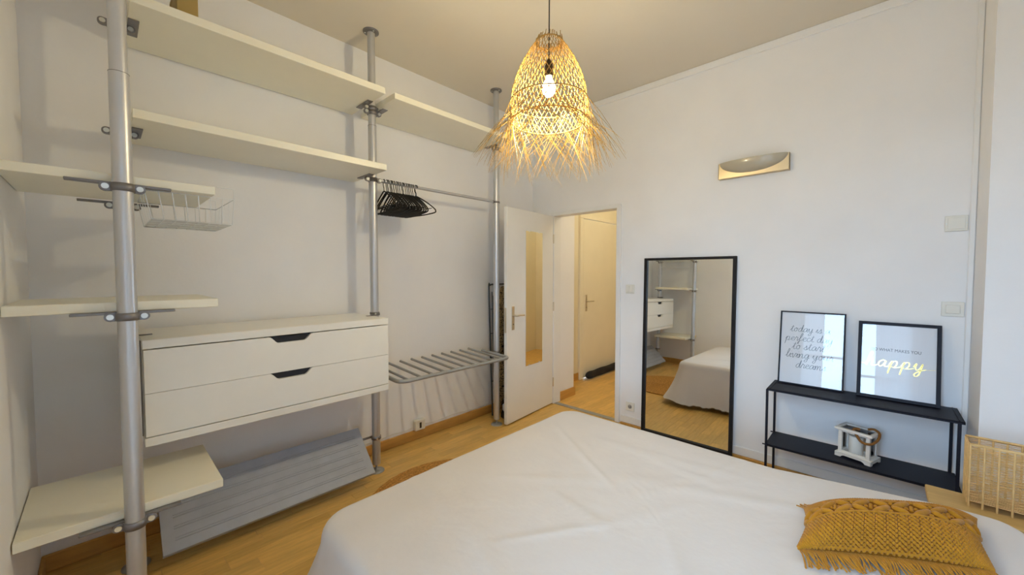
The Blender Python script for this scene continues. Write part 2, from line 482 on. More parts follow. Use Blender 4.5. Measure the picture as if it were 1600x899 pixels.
# entrance door in the hall
ed = B(); ed.box(4.55, 5.55, HY1-.03, HY1+.02, .01, 2.215, .004)
door2 = struct(ed, 'door_2', M_hdoor, 'cream entrance door seen through the doorway')
ec = B(); ec.box(4.471, 4.545, HY1-.035, HY1+.05, 0, 2.221, .004); ec.box(5.555, 5.619, HY1-.035, HY1+.05, 0, 2.221, .004); ec.box(4.471, 5.619, HY1-.035, HY1+.05, 2.222, 2.269, .004)
struct(ec, 'trim_6', M_hdoor, 'cream casing around the entrance door')
exf = lambda p: Vector((4.55+p.x, HY1-.03-p.y, p.z))
handle(door2, .075, 1.08, 1, exf, 1)
for z in (.3, 1.2, 2.0):
    B().cyl((5.553, HY1-.04, z-.06), (5.553, HY1-.04, z+.06), .011, 10).build('hinge', M_steel, door2)
ds = B()
ds.grid(60, 13, lambda u, v: Vector((4.52+u*1.05, HY1-.1+.052*cos(2*PI*v)*(.9+.1*sin(u*25))*(1-abs(2*u-1)**14), .055+.054*sin(2*PI*v)*(.92+.08*sin(u*19))*(1-abs(2*u-1)**14))))
ds.build('draught_stopper', M_felt, None, 'long black draught stopper at the foot of the entrance door', 'draught stopper')
eb = thing('meter_box', 'small pale wall box low on the hall wall left of the entrance door', 'wall box', (4.3, HY1-.02, .22))
B().box(4.26, 4.34, HY1-.035, HY1, .2, .36, .004).build('housing', M_hdoor, eb)
B().cyl((4.30, HY1-.012, .36), (4.30, HY1-.012, 1.55), .011, 8).build('riser_pipe', M_hdoor, eb)
hl = thing('unseen_hall_light', 'unseen round opal ceiling light added to light the hall', 'ceiling light', (4.7, 1.75, ZC-.09))  # unseen fitting, added for the warm light in the hall
B().lathe((4.7, 1.75, ZC-.09), [(.02, 0), (.10, .012), (.15, .05), (.16, .075)], 28).build('shade', emit_mat('lit_opal', (1, .84, .58, 1), 6), hl)
B().lathe((4.7, 1.75, ZC-.016), [(.17, 0), (.17, .016)], 28).build('base', M_trim, hl)
pl = bpy.data.lights.new('unseen_hall_lamp', 'POINT'); pl.energy = 21; pl.color = (1, .91, .70); pl.shadow_soft_size = .12  # point light of the added, unseen hall fitting
po = bpy.data.objects.new('unseen_hall_lamp', pl); C.objects.link(po); po.location = (4.7, 1.75, ZC-.24)

# ------------------------------------------------------------------ closet poles
PR = .0292
def pole(x, y, zj, label):
    t = thing('closet_pole', label, 'pole', (x, y, 0), 'aluminium closet poles')
    B().lathe((x, y, .055), [(PR, 0), (PR, zj-.055)], 28).build('lower_tube', M_pole, t)
    B().lathe((x, y, zj), [(PR-.003, -.002), (PR-.003, ZC-.012-zj)], 28).build('upper_tube', M_pole, t)
    B().lathe((x, y, zj-.0025), [(PR-.0028, 0), (PR+.0006, .0004), (PR+.0006, .0026), (PR-.0028, .003)], 28).build('joint_ring', M_clamp, t)
    B().lathe((x, y, 0), [(.055, 0), (.055, .006), (.03, .014), (.008, .018), (.008, .055)], 28).build('foot', M_greymetal, t)
    fl = B().lathe((x, y, ZC-.014), [(.023, 0), (.05, .003), (.054, .006), (.054, .014)], 28).build('ceiling_flange', M_clamp, t)
    for k in range(3):
        a = 2*PI*k/3+.5
        B().lathe((x+.04*cos(a), y+.04*sin(a), ZC-.0155), [(.0055, 0), (.0055, .004)], 10).build('screw', M_screw, fl)
    return t
PF = (.064, 2.10); P1 = (.080, 2.67); P2 = (1.364, 2.67); P3 = (2.597, 2.655)
pole(*PF, 2.225, 'nearest aluminium floor to ceiling pole in front of the left shelves')
pole(*P1, 2.225, 'aluminium pole hidden behind the nearest pole at the left shelves')
pole(*P2, 2.53, 'middle aluminium pole between the drawers and the clothes rail')
pole(*P3, 2.53, 'far aluminium pole beside the open door')

def bracket(parent, px, py, z, axis, back, front, side=0, r=PR):
    """clamp band round a pole with two ears and a flat arm under the board. axis 'x' or 'y' = arm direction"""
    b = B(); hb2 = .030
    b.lathe((px, py, z-hb2-.004), [(r+.0005, 0), (r+.0045, 0), (r+.0045, hb2), (r+.0005, hb2)], 24)
    sc = []; yb = py+r*.35 if axis == 'x' else py-.006
    for sgn in (-1, 1):
        cx_ = px+sgn*(r+.018); n = 10
        poly = [(px+sgn*(r-.002), z-hb2-.004)]+[(cx_+sgn*.017*sin(PI*k/n), z-hb2/2-.004-.017*cos(PI*k/n)) for k in range(n+1)]+[(px+sgn*(r-.002), z-.004)]
        b.prism(poly, lambda a, c: Vector((a, yb-.009, c)), lambda a, c: Vector((a, yb+.006, c)))
        sc.append(((cx_, yb-.009, z-hb2/2-.004), (cx_, yb-.015, z-hb2/2-.004)))
    if axis == 'x': b.box(back, front, yb-.004, yb+.022, z-.010, z, .0015)
    else: b.box(px+side*(r+.006), px+side*(r+.046), back, front, z-.006, z, .0015)
    o = b.build('bracket', M_clamp, parent)
    for p0, p1 in sc: B().cyl(p0, p1, .0105, 12).build('screw', M_screw, o)
    return o

def shelf(x0, x1, y0, y1, z0, th, label, notch=None):
    t = thing('closet_shelf', label, 'shelf', ((x0+x1)/2, (y0+y1)/2, z0), 'white closet shelves')
    if notch:      # boards notched around poles at the given x positions are drawn in the horizontal plane
        poly = []
        def arc(cx, cy, r, a0, a1, n=10): return [(cx+r*cos(a0+(a1-a0)*i/n), cy+r*sin(a0+(a1-a0)*i/n)) for i in range(n+1)]
        poly = notch
        B().prism(poly, lambda a, b: Vector((a, b, z0)), lambda a, b: Vector((a, b, z0+th))).build('board', M_board, t)
    else:
        B().box(x0, x1, y0, y1, z0, z0+th, .0018).build('board', M_board, t)
    return t
# long boards hold the poles in open slots cut from their ends
def slotted(x0, x1, y0, y1, slots):
    r = PR+.003; poly = [(x0, y0), (x1, y0)]
    for (px, py) in [s for s in slots if s[0] > (x0+x1)/2]:
        if x1 > px-r: poly += [(x1, py-r)] + [(px+r*cos(a), py+r*sin(a)) for a in [-PI/2-PI*i/10 for i in range(11)]] + [(x1, py+r)] if x1 > px else [(x1, y0)]
    poly += [(x1, y1), (x0, y1)]
    for (px, py) in [s for s in slots if s[0] < (x0+x1)/2]:
        if x0 < px: poly += [(x0, py+r)] + [(px+r*cos(a), py+r*sin(a)) for a in [PI/2-PI*i/10 for i in range(11)]] + [(x0, py-r)]
    return poly
Y0, Y1 = 2.42, 2.92
s1 = shelf(.115, 1.333, Y0, Y1, 2.668, .042, 'highest long white shelf near the ceiling on the left', None)
s2 = shelf(.112, 1.337, Y0, Y1, 2.163, .040, 'second long white shelf, halfway above the drawer chest', None)
s3 = shelf(1.402, 2.555, Y0, Y1, 2.662, .040, 'long white shelf high above the clothes rail', None)
for t, z in ((s1, 2.668), (s2, 2.163)):
    bracket(t, *P1, z, 'y', 2.58, 2.76, 1); bracket(t, *P2, z, 'y', 2.58, 2.76, -1)
bracket(s3, *P2, 2.640, 'y', 2.58, 2.76, 1); bracket(s3, *P3, 2.662, 'y', 2.58, 2.74, -1)
YS0, YS1 = 2.128, 2.640
for z0, th, lab in ((1.815, .034, 'short white shelf with a wire basket hung below it'),
                    (1.322, .036, 'short white shelf left of the drawer chest top'),
                    (.505, .036, 'low short white shelf above the slanted shoe shelf')):
    t = shelf(XL+.004, .352, YS0, YS1, z0, th, lab)
    bracket(t, *PF, z0, 'x', -.085, .205); bracket(t, P1[0], P1[1], z0, 'x', -.07, .21)

# brown box lying on the highest shelf
tb = thing('cardboard_box', 'brown cardboard box on the highest long shelf', 'box', (.33, 2.60, 2.71))
B().box(.28, .36, 2.46, 2.7, 2.711, 2.86, .002).build('carton', M_card, tb)
B().box(.278, .362, 2.458, 2.702, 2.835, 2.864, .002).build('lid', M_card, tb)

# ------------------------------------------------------------------ drawer chest
cx0, cx1 = .116, 1.330; cz0, cz1 = .672, 1.165; cy0, cy1 = 2.412, 2.915
ch = thing('drawer_chest', 'white two-drawer chest hung between the poles', 'chest of drawers', ((cx0+cx1)/2, 2.66, cz0))
B().box(cx0, cx1, cy0, cy1, cz1-.042, cz1, .002).build('top_panel', M_shelf, ch)
B().box(cx0, cx1, cy0, cy1, cz0, cz0+.040, .002).build('bottom_panel', M_shelf, ch)
for x in (cx0+.022, cx1-.04): B().box(x, x+.018, cy0+.03, cy1, cz0+.04, cz1-.042).build('side_panel', M_shelf, ch)
B().box(cx0+.02, cx1-.02, cy1-.012, cy1, cz0+.04, cz1-.042).build('back_panel', M_shelf, ch)
def drawer(z0, z1):
    xc = .732
    prof = [(cx0+.004, z0), (cx1-.002, z0), (cx1-.002, z1), (xc+.112, z1)]
    def bez(p0, p1, n=6):
        return [(p0[0]+(p1[0]-p0[0])*i/n, p0[1]+(p1[1]-p0[1])*(3*(i/n)**2-2*(i/n)**3)) for i in range(1, n+1)]
    prof += bez((xc+.112, z1), (xc+.066, z1-.036)) + [(xc-.066, z1-.036)] + bez((xc-.066, z1-.036), (xc-.112, z1)) + [(cx0+.004, z1)]
    b = B().prism(prof, lambda a, c: Vector((a, cy0, c)), lambda a, c: Vector((a, cy0+.018, c)))
    d = b.build('drawer', M_shelf, ch)
    g = B(); g.box(xc-.125, xc+.125, cy0+.019, cy0+.05, z1-.05, z1-.001); g.build('handle_recess', M_dark, d)
    q = B(); q.box(cx0+.06, cx1-.06, cy0+.055, cy1-.05, z0+.02, z0+.03)
    for x in (cx0+.06, cx1-.072): q.box(x, x+.012, cy0+.055, cy1-.05, z0+.03, z1-.05)
    q.build('drawer_box', M_shelf, d)
zm = (cz0+cz1)/2-.002
drawer(zm+.001, cz1-.047); drawer(cz0+.045, zm-.001)
for (px, py), sd in ((P1, 1), (P2, -1)):
    b = B(); b.lathe((px, py, cz1+.004), [(PR+.0005, 0), (PR+.004, 0), (PR+.004, .018), (PR+.0005, .018)], 24)
    b.box(px+sd*(-.01), px+sd*.085, py-.06, py-.035, cz1+.0005, cz1+.004, .001)
    b.box(px+sd*.0-.012, px+sd*.0+.012, py-.058, py-PR-.001, cz1+.002, cz1+.02, .002)
    o = b.build('bracket', M_clamp, ch)
    B().cyl((px-.012, py-.045, cz1+.011), (px-.018, py-.045, cz1+.011), .007, 10).build('screw', M_screw, o)
B().box(cx0-.006, cx0, cy0+.08, cy0+.10, cz0+.03, cz1-.01, .002).build('steel_stay', M_clamp, ch)

# ------------------------------------------------------------------ wire basket below the top short shelf
wb = thing('wire_basket', 'white wire basket hung under the upper short shelf', 'basket', (.28, 2.36, 1.69))
def wire(b, pts, r=.0020): b.tube(pts, r, 5)
fx0, fx1 = .125, .425; yb0, yb1 = 2.150, 2.56; zt, zb = 1.806, 1.692
rim = B(); rim.tube([(fx0, yb0, zt), (fx1, yb0, zt), (fx1, yb1, zt), (fx0, yb1, zt)], .0024, 6, closed=True); rim.build('rim', M_wire, wb)
rr = B(); rr.tube([(fx0+.02, yb0+.008, zb), (fx1-.008, yb0+.008, zb), (fx1-.008, yb1-.01, zb), (fx0+.02, yb1-.01, zb)], .002, 6, closed=True); rr.build('bottom_rim', M_wire, wb)
for y in (yb0, yb1):
    B().tube([(fx1, y, zt), (fx1, y, zt+.046), (fx1-.065, y, zt+.048)], .0022, 6).build('hanging_hook', M_wire, wb)
for i in range(8):
    u = i/7; xt = fx0+(fx1-fx0)*u; xb = fx0+.02+(fx1-fx0-.028)*u
    b = B(); wire(b, [(xt, yb0, zt), (xb, yb0+.008, zb), (xb, yb1-.01, zb), (xt, yb1, zt)]); b.build('wire', M_wire, wb)
for i in range(1, 4):
    v = i/4; y = yb0+(yb1-yb0)*v
    b = B(); wire(b, [(fx0, y, zt), (fx0+.02, y, zb), (fx1-.008, y, zb), (fx1, y, zt)], .0013); b.build('wire', M_wire, wb)
B().box(fx0+.022, fx1-.01, yb0+.01, yb1-.012, zb+.002, zb+.003).build('liner', M_frost, wb)

# ------------------------------------------------------------------ clothes rail and hangers
RZ = 2.148
rl = thing('clothes_rail', 'silver clothes rail between the middle and far poles', 'clothes rail', (1.98, 2.66, RZ-.014))
B().cyl((P2[0]+.062, 2.668, RZ), (P3[0]-.045, 2.657, RZ), .0125, 16).build('rail', M_pole, rl)
for (px, py), sd in ((P2, 1), (P3, -1)):
    b = B(); b.lathe((px, py, RZ-.004), [(PR+.0005, -.008), (PR+.0045, -.008), (PR+.0045, .008), (PR+.0005, .008)], 24)
    b.tube(smooth_path([(px+sd*(PR+.003), py-.004, RZ+.002), (px+sd*(PR+.02), py-.006, RZ+.004), (px+sd*(PR+.03), py, RZ-.004), (px+sd*(PR+.042), py, RZ)], 4), .006, 8)
    b.build('bracket', M_clamp, rl)

def hanger_proto():
    t = thing('clothes_hanger', 'thin black plastic hanger inside the bunch on the clothes rail', 'hanger', (0, 0, 0), 'black hangers on the rail')
    # origin at the centre of the rail; the hanger hangs in the local YZ plane
    hook = [(0, .0165*cos(a), .0165*sin(a)) for a in [math.radians(200-12*i) for i in range(19)]]
    hook += [(0, .010, -.030), (0, 0, -.048), (0, 0, -.075)]
    B().tube(hook, .0028, 8).build('hook', M_black, t)
    path = smooth_path([(0, 0, -.072), (0, .03, -.082), (0, .12, -.130), (0, .195, -.180), (0, .212, -.200), (0, .20, -.214), (0, .1, -.222), (0, 0, -.224),
                        (0, -.1, -.222), (0, -.20, -.214), (0, -.212, -.200), (0, -.195, -.180), (0, -.12, -.130), (0, -.03, -.082)], 4, True)
    B().tube(path, .0048, 8, closed=True).build('shoulder_frame', M_black, t)
    B().tube([(0, -.17, -.178), (0, .17, -.178)], .003, 6).build('trouser_bar', M_black, t)
    return t
hp = hanger_proto()
n_h = 18
for i in range(n_h):
    x = 1.452+.275*i/(n_h-1)+random.uniform(-.004, .004)
    loc = (x, 2.668-(x-P2[0]-.06)*.009, RZ-.0012); rz = math.radians(-6+random.uniform(-2.5, 2.5)+(14 if i == n_h-1 else 0))
    if i == 0: hp.location = loc; hp.rotation_euler = (0, 0, rz); ORG[hp] = Vector(loc)
    elif i == n_h-1: copy_thing(hp, loc, rz, 'thin black hanger farthest along the rail from the middle pole')
    else: copy_thing(hp, loc, rz)

# ------------------------------------------------------------------ trouser rack
tr = thing('trouser_rack', 'grey metal trouser rack with slim prongs right of the chest', 'trouser rack', (1.97, 2.64, .69))
def rz_(y): return .700+(y-2.42)*.055
RX0, RX1 = 1.418, 2.525
fp = [(RX0, 2.70, rz_(2.70)), (RX0, 2.50, rz_(2.50)), (RX0+.012, 2.445, rz_(2.445)), (RX0+.055, 2.42, rz_(2.42)), (1.9, 2.42, rz_(2.42)), (RX1-.03, 2.42, rz_(2.42)), (RX1-.004, 2.44, rz_(2.44)), (RX1, 2.48, rz_(2.48)), (RX1, 2.78, rz_(2.78))]
sp = [Vector(p) for p in fp]
b = B(); b.tube(smooth_path(fp[:4], 5)+[Vector(p) for p in (fp[4], fp[5])]+smooth_path(fp[5:8], 5)[1:]+[Vector(fp[8])], .0145, 12); b.build('frame', M_greymetal, tr)
for i in range(10):
    x = RX0+.075+i*(RX1-RX0-.15)/9
    b = B(); b.tube([(x, 2.425, rz_(2.425)+.002), (x, 2.895, rz_(2.895)+.004)], .0098, 10); pr = b.build('prong', M_greymetal, tr)
    b = B(); b.cyl((x, 2.888, rz_(2.888)+.004), (x, 2.899, rz_(2.899)+.004), .0106, 10); b.build('end_cap', M_greymetal, pr)
for (px, py), rx in ((P2, RX0), (P3, RX1)):
    b = B(); b.lathe((px, py, rz_(py)-.01), [(PR+.0005, 0), (PR+.005, 0), (PR+.005, .022), (PR+.0005, .022)], 24)
    sd = 1 if rx > px else -1
    b.box(px+sd*PR, rx, py-.008, py+.008, rz_(py)-.006, rz_(py)+.008, .002); b.build('bracket', M_clamp, tr)

# ------------------------------------------------------------------ slanted shoe shelf
ss = thing('shoe_shelf', 'slanted grey shoe shelf with raised ridges below the chest', 'shoe shelf', (.71, 2.62, .07))
A0 = Vector((.168, 2.495, .088)); ax = Vector((1, 0, 0)); av = Vector((0, .255, .245)); LV = av.length; av.normalize(); an = ax.cross(av)
if an.y > 0: an = -an
sxf = lambda p: A0+ax*p.x+av*p.y+an*p.z
B(sxf).box(0, 1.098, 0, LV, -.012, 0, .0015).build('panel', M_shoe, ss)
b = B(sxf); b.box(0, 1.098, .0, .006, -.03, -.012); b.box(0, 1.098, LV-.006, LV, -.03, -.012); b.build('folded_edge', M_shoe, ss)
for i in range(5):
    v = .055+i*(LV-.10)/4.4
    b = B(sxf); b.tube([(.05, v, 0), (1.05, v, 0)], .0038, 8); b.build('ridge', M_shoe, ss)
    b = B(sxf); b.tube([(.05, v+.012, 0), (1.05, v+.013, 0)], .0024, 6); b.build('ridge', M_shoe, ss)
for (px, py), xe in ((P1, .168), (P2, 1.266)):
    zc = .255 if px > 1 else .27
    b = B(); b.lathe((px, py, zc-.011), [(PR+.0005, 0), (PR+.005, 0), (PR+.005, .022), (PR+.0005, .022)], 24)
    b.box(min(px, xe), max(px, xe), py+PR-.004, py+PR+.004, zc-.008, zc+.008, .002); o = b.build('bracket', M_clamp, ss)
    B().cyl((px-.012, py-PR-.004, zc), (px-.012, py-PR-.012, zc), .007, 10).build('screw', M_screw, o)

# ------------------------------------------------------------------ socket and cable at the closet wall
so = thing('wall_socket', 'small white cable outlet on the oak skirting of the closet wall', 'socket', (1.895, YC-.02, .09))
B().box(1.845, 1.945, YC-.045, YC-.001, .086, .178, .005).build('housing', M_plate, so)
B().box(1.885, 1.905, YC-.047, YC-.044, .105, .155, .001).build('slot', M_dark, so)
b = B(); b.tube(smooth_path([(1.38, YC-.006, .108), (1.5, YC-.006, .100), (1.62, YC-.006, .112), (1.75, YC-.006, .104), (1.845, YC-.01, .116)], 6), .0025, 6)
b.tube(smooth_path([(1.945, YC-.006, .118), (2.1, YC-.006, .102), (2.3, YC-.006, .112), (2.55, YC-.006, .096), (2.75, YC-.006, .104)], 6), .0022, 6)
b.build('wall_cable', M_plate, None, 'thin pale cable running along the top of the oak skirting', 'cable')

# ------------------------------------------------------------------ drying rack, ironing board and vacuum head behind the far pole
dr = thing('drying_rack', 'folded slate grey laundry rack leaning at the closet wall', 'drying rack', (2.80, 2.87, 0))
x0, x1, yd = 2.725, 3.13, 2.875
b = B(); b.tube(smooth_path([(x0, yd-.03, .004), (x0, yd, .7), (x0, yd+.02, 1.31), (x0+.012, yd+.02, 1.345), (x0+.045, yd+.02, 1.355)], 5)+[Vector((x1-.04, yd+.02, 1.355))]+smooth_path([(x1-.04, yd+.02, 1.355), (x1, yd+.02, 1.32), (x1, yd, .7), (x1, yd-.03, .004)], 5)[1:], .008, 8)
b.build('outer_frame', M_slate, dr)
for i, (dx, z0, z1) in enumerate(((.012, .45, 1.28), (.022, .12, 1.24), (.034, .5, 1.26), (.045, .12, 1.2))):
    b = B(); b.tube([(x0+dx, yd-.035-.008*i, z0), (x0+dx, yd-.012-.008*i, z1)], .005, 6); b.build('folded_rod', M_slate, dr)
for z in (.35, .6, .85, 1.1):
    b = B(); b.tube([(x0, yd-.005, z), (x1, yd-.005, z)], .004, 6); b.build('cross_rod', M_slate, dr)
ib = thing('ironing_board', 'ironing board with spotted cover standing behind the open door', 'ironing board', (2.97, 2.79, .05))
prof = [(2.795, .10), (2.795, .75), (2.80, 1.0), (2.815, 1.2), (2.83, 1.30), (2.86, 1.335), (3.06, 1.335), (3.09, 1.3), (3.12, 1.2), (3.135, 1.0), (3.14, .10)]
B().prism(prof, lambda a, c: Vector((a, 2.80+(c)*.02, c)), lambda a, c: Vector((a, 2.825+(c)*.02, c))).build('padded_board', M_leo, ib)
b = B(); b.tube(smooth_path([(2.985, 2.785, 1.14), (2.90, 2.785, 1.10), (2.86, 2.785, .98), (2.845, 2.785, .8), (2.855, 2.785, .55), (2.93, 2.785, .3), (3.0, 2.785, .05)], 6), .016, 10); b.build('leg_tube', M_black, ib)
b = B(); b.tube([(2.80, 2.78, .72), (3.12, 2.78, .72)], .01, 8); b.tube([(2.80, 2.78, .30), (3.12, 2.78, .30)], .008, 8); b.build('cross_bar', M_black, ib)
b = B(); b.tube([(2.83, 2.80, .004), (2.83, 2.79, .15)], .012, 8); b.tube([(3.10, 2.80, .004), (3.10, 2.79, .15)], .012, 8); b.build('foot', M_black, ib)
vc = thing('vacuum_head', 'black and white appliance on the floor behind the open door edge', 'vacuum cleaner', (2.80, 2.64, 0))
B().box(2.725, 2.95, 2.60, 2.74, .004, .07, .015).build('sole', M_black, vc)
B().box(2.735, 2.93, 2.605, 2.73, .072, .155, .02).build('body', M_vacw, vc)
B().box(2.74, 2.92, 2.61, 2.725, .157, .215, .02).build('motor_cover', M_black, vc)

# ------------------------------------------------------------------ switches and sockets on the right wall
def plate(name, label, cat, yc, zc, wd, hg, kind):
    t = thing(name, label, cat, (XR-.006, yc, zc-hg/2))
    B().box(XR-.010, XR-.0002, yc-wd/2, yc+wd/2, zc-hg/2, zc+hg/2, .003).build('plate', M_plate, t)
    if kind == 'two':
        for s in (-1, 1): B().box(XR-.016, XR-.009, yc+s*.0165-.0155, yc+s*.0165+.0155, zc-hg*.32, zc+hg*.32, .002).build('rocker', M_plate, t)
    elif kind == 'wide':
        B().box(XR-.016, XR-.009, yc-wd*.32, yc+wd*.32, zc-hg*.3, zc+hg*.3, .003).build('rocker', M_plate, t)
    elif kind == 'blank':
        B().box(XR-.013, XR-.009, yc-wd*.38, yc+wd*.38, zc-hg*.36, zc+hg*.36, .002).build('cover', M_plate, t)
        for s in (-1, 1): B().lathe((XR-.0145, yc+s*wd*.44, zc), [(.003, 0), (.003, .004)], 8, 'x').build('screw', M_screw, t)
    else:
        B().lathe((XR-.012, yc, zc), [(.019, 0), (.019, .003), (.022, .0035)], 20, 'x').build('recess', M_greymetal, t)
        for dy, dz in ((-.009, 0), (.009, 0)): B().lathe((XR-.014, yc+dy, zc+dz), [(.0028, 0), (.0028, .003)], 8, 'x').build('contact_hole', M_dark, t)
        B().cyl((XR-.012, yc, zc+.011), (XR-.03, yc, zc+.011), .0025, 8).build('earth_pin', M_screw, t)
plate('light_switch', 'ivory double light switch beside the doorway', 'switch', 1.713, 1.318, .088, .086, 'two')
plate('power_socket', 'ivory power socket low on the wall left of the tall mirror', 'socket', 1.700, .183, .088, .084, 'socket')
plate('cover_plate', 'ivory blank cover plate high on the wall near the slim strip', 'cover plate', -.334, 1.764, .092, .092, 'blank')
plate('rocker_switch', 'ivory wide rocker switch above the happy picture', 'switch', -.334, 1.256, .092, .088, 'wide')

# ------------------------------------------------------------------ wall light
sc = thing('wall_light', 'champagne metal wall light with an opal glass bowl', 'wall light', (XR-.03, .713, 2.22))
SY0, SY1, SZ0, SZ1 = .478, .948, 2.222, 2.345
ycn = (SY0+SY1)/2; ea, ec_ = .225, .098; xs = XR-.045
poly = [(SY0, SZ1), (SY0, SZ0), (SY1, SZ0), (SY1, SZ1)] + [(ycn+ea*cos(a), SZ1-ec_*sin(a)) for a in [PI*i/28 for i in range(29)]]
# the cut-out opens at the top: two side horns joined by a thin rail
B().prism(poly, lambda a, c: Vector((xs, a, c)), lambda a, c: Vector((xs+.004, a, c))).build('front_plate', M_brass, sc)
b = B(); b.box(xs, XR-.001, SY0, SY1, SZ0-.001, SZ0+.003, .0008); b.build('bottom_rail', M_brass, sc)
for y in (SY0, SY1-.003): B().box(xs, XR-.001, y, y+.003, SZ0, SZ1).build('end_plate', M_brass, sc)
b = B(); b.grid(33, 13, lambda u, v: Vector((xs-.060*sin(PI*u)*cos(v*PI/2), ycn+ea*cos(PI*u), SZ1-.001-ec_*sin(PI*u)*sin(v*PI/2)))); b.build('glass_bowl', M_opal, sc, fix=False)

# ------------------------------------------------------------------ leaning mirror
LM = math.radians(1.15)
def lean(x0, y0, z0, ang, e=0.0):
    U = Vector((sin(e), -cos(e), 0)); H_ = Vector((cos(e), sin(e), 0)); V = H_*sin(ang)+Vector((0, 0, cos(ang))); Nn = -H_*cos(ang)+Vector((0, 0, sin(ang)))
    o = Vector((x0, y0, z0)); return lambda p: o+U*p.x+V*p.y+Nn*p.z     # x right, y up, z towards the room
mw, mh = .752, 1.605
mx = lean(3.421, 1.560, .002, LM, math.radians(1.0))
tm2 = thing('standing_mirror', 'tall black framed mirror leaning on the right wall', 'mirror', (3.42, 1.18, 0))
ft = .026
for nm, a in (('frame_side', (0, ft, 0, mh)), ('frame_side', (mw-ft, mw, 0, mh)), ('frame_rail', (ft, mw-ft, mh-ft*.8, mh)), ('frame_rail', (ft, mw-ft, 0, ft))):
    B(mx).box(*a, -.006, .024, .002).build(nm, M_black, tm2)
B(mx).box(ft*.7, mw-ft*.7, ft*.7, mh-ft*.6, 0, .004).build('mirror_glass', M_mirror, tm2)

# ------------------------------------------------------------------ console table
KZ, KL = .674, .285; KX0, KX1 = 3.135, 3.435; KY0, KY1 = -.365, .535
ct = thing('console_table', 'narrow black metal console table with two tiers', 'console table', (3.285, .085, 0))
for z, nm in ((KZ, 'top_shelf'), (KL, 'lower_shelf')):
    b = B(); b.box(KX0, KX1, KY0, KY1, z-.004, z, .001)
    b.box(KX0, KX0+.005, KY0, KY1, z-.014, z, .001); b.box(KX1-.005, KX1, KY0, KY1, z-.014, z, .001)
    b.box(KX0, KX1, KY0, KY0+.005, z-.014, z, .001); b.box(KX0, KX1, KY1-.005, KY1, z-.014, z, .001)
    o = b.build(nm, M_blackmetal, ct)
    if nm == 'top_shelf':
        for y in (KY0+.02, KY1-.02): B().cyl((KX0+.01, y, z+.002), (KX1-.01, y, z+.002), .003, 6).build('raised_seam', M_blackmetal, o)
for x in (KX0+.006, KX1-.006):
    for y in (KY0+.02, KY1-.004):
        b = B(); b.box(x-.007, x+.007, y-.007, y+.007, .004, KZ-.006, .001); o = b.build('leg', M_blackmetal, ct)
        b = B(); b.cyl((x, y-.022, KL-.006), (x, y+.022, KL-.006), .0045, 8); b.build('bolt', M_blackmetal, o)

# ------------------------------------------------------------------ framed prints
def frame_print(x0, y0, wd, hg, ang, fwid, depth, label):
    xf = lean(x0, y0, KZ+.003, ang)
    t = thing('framed_print', label, 'picture', (x0, y0-wd/2, KZ+.002), 'framed prints on the console')
    for nm, a in (('frame_side', (0, fwid, 0, hg)), ('frame_side', (wd-fwid, wd, 0, hg)), ('frame_rail', (fwid, wd-fwid, hg-fwid, hg)), ('frame_rail', (fwid, wd-fwid, 0, fwid))):
        B(xf).box(*a, -depth+.006, .006, .0012).build(nm, M_blackmetal, t)
    pp = B(xf).box(fwid*.6, wd-fwid*.6, fwid*.6, hg-fwid*.6, -.006, -.003).build('print', M_paper, t)
    B(xf).box(fwid*.7, wd-fwid*.7, fwid*.7, hg-fwid*.7, .0005, .002).build('glass', M_glass, t)
    return t, pp, xf
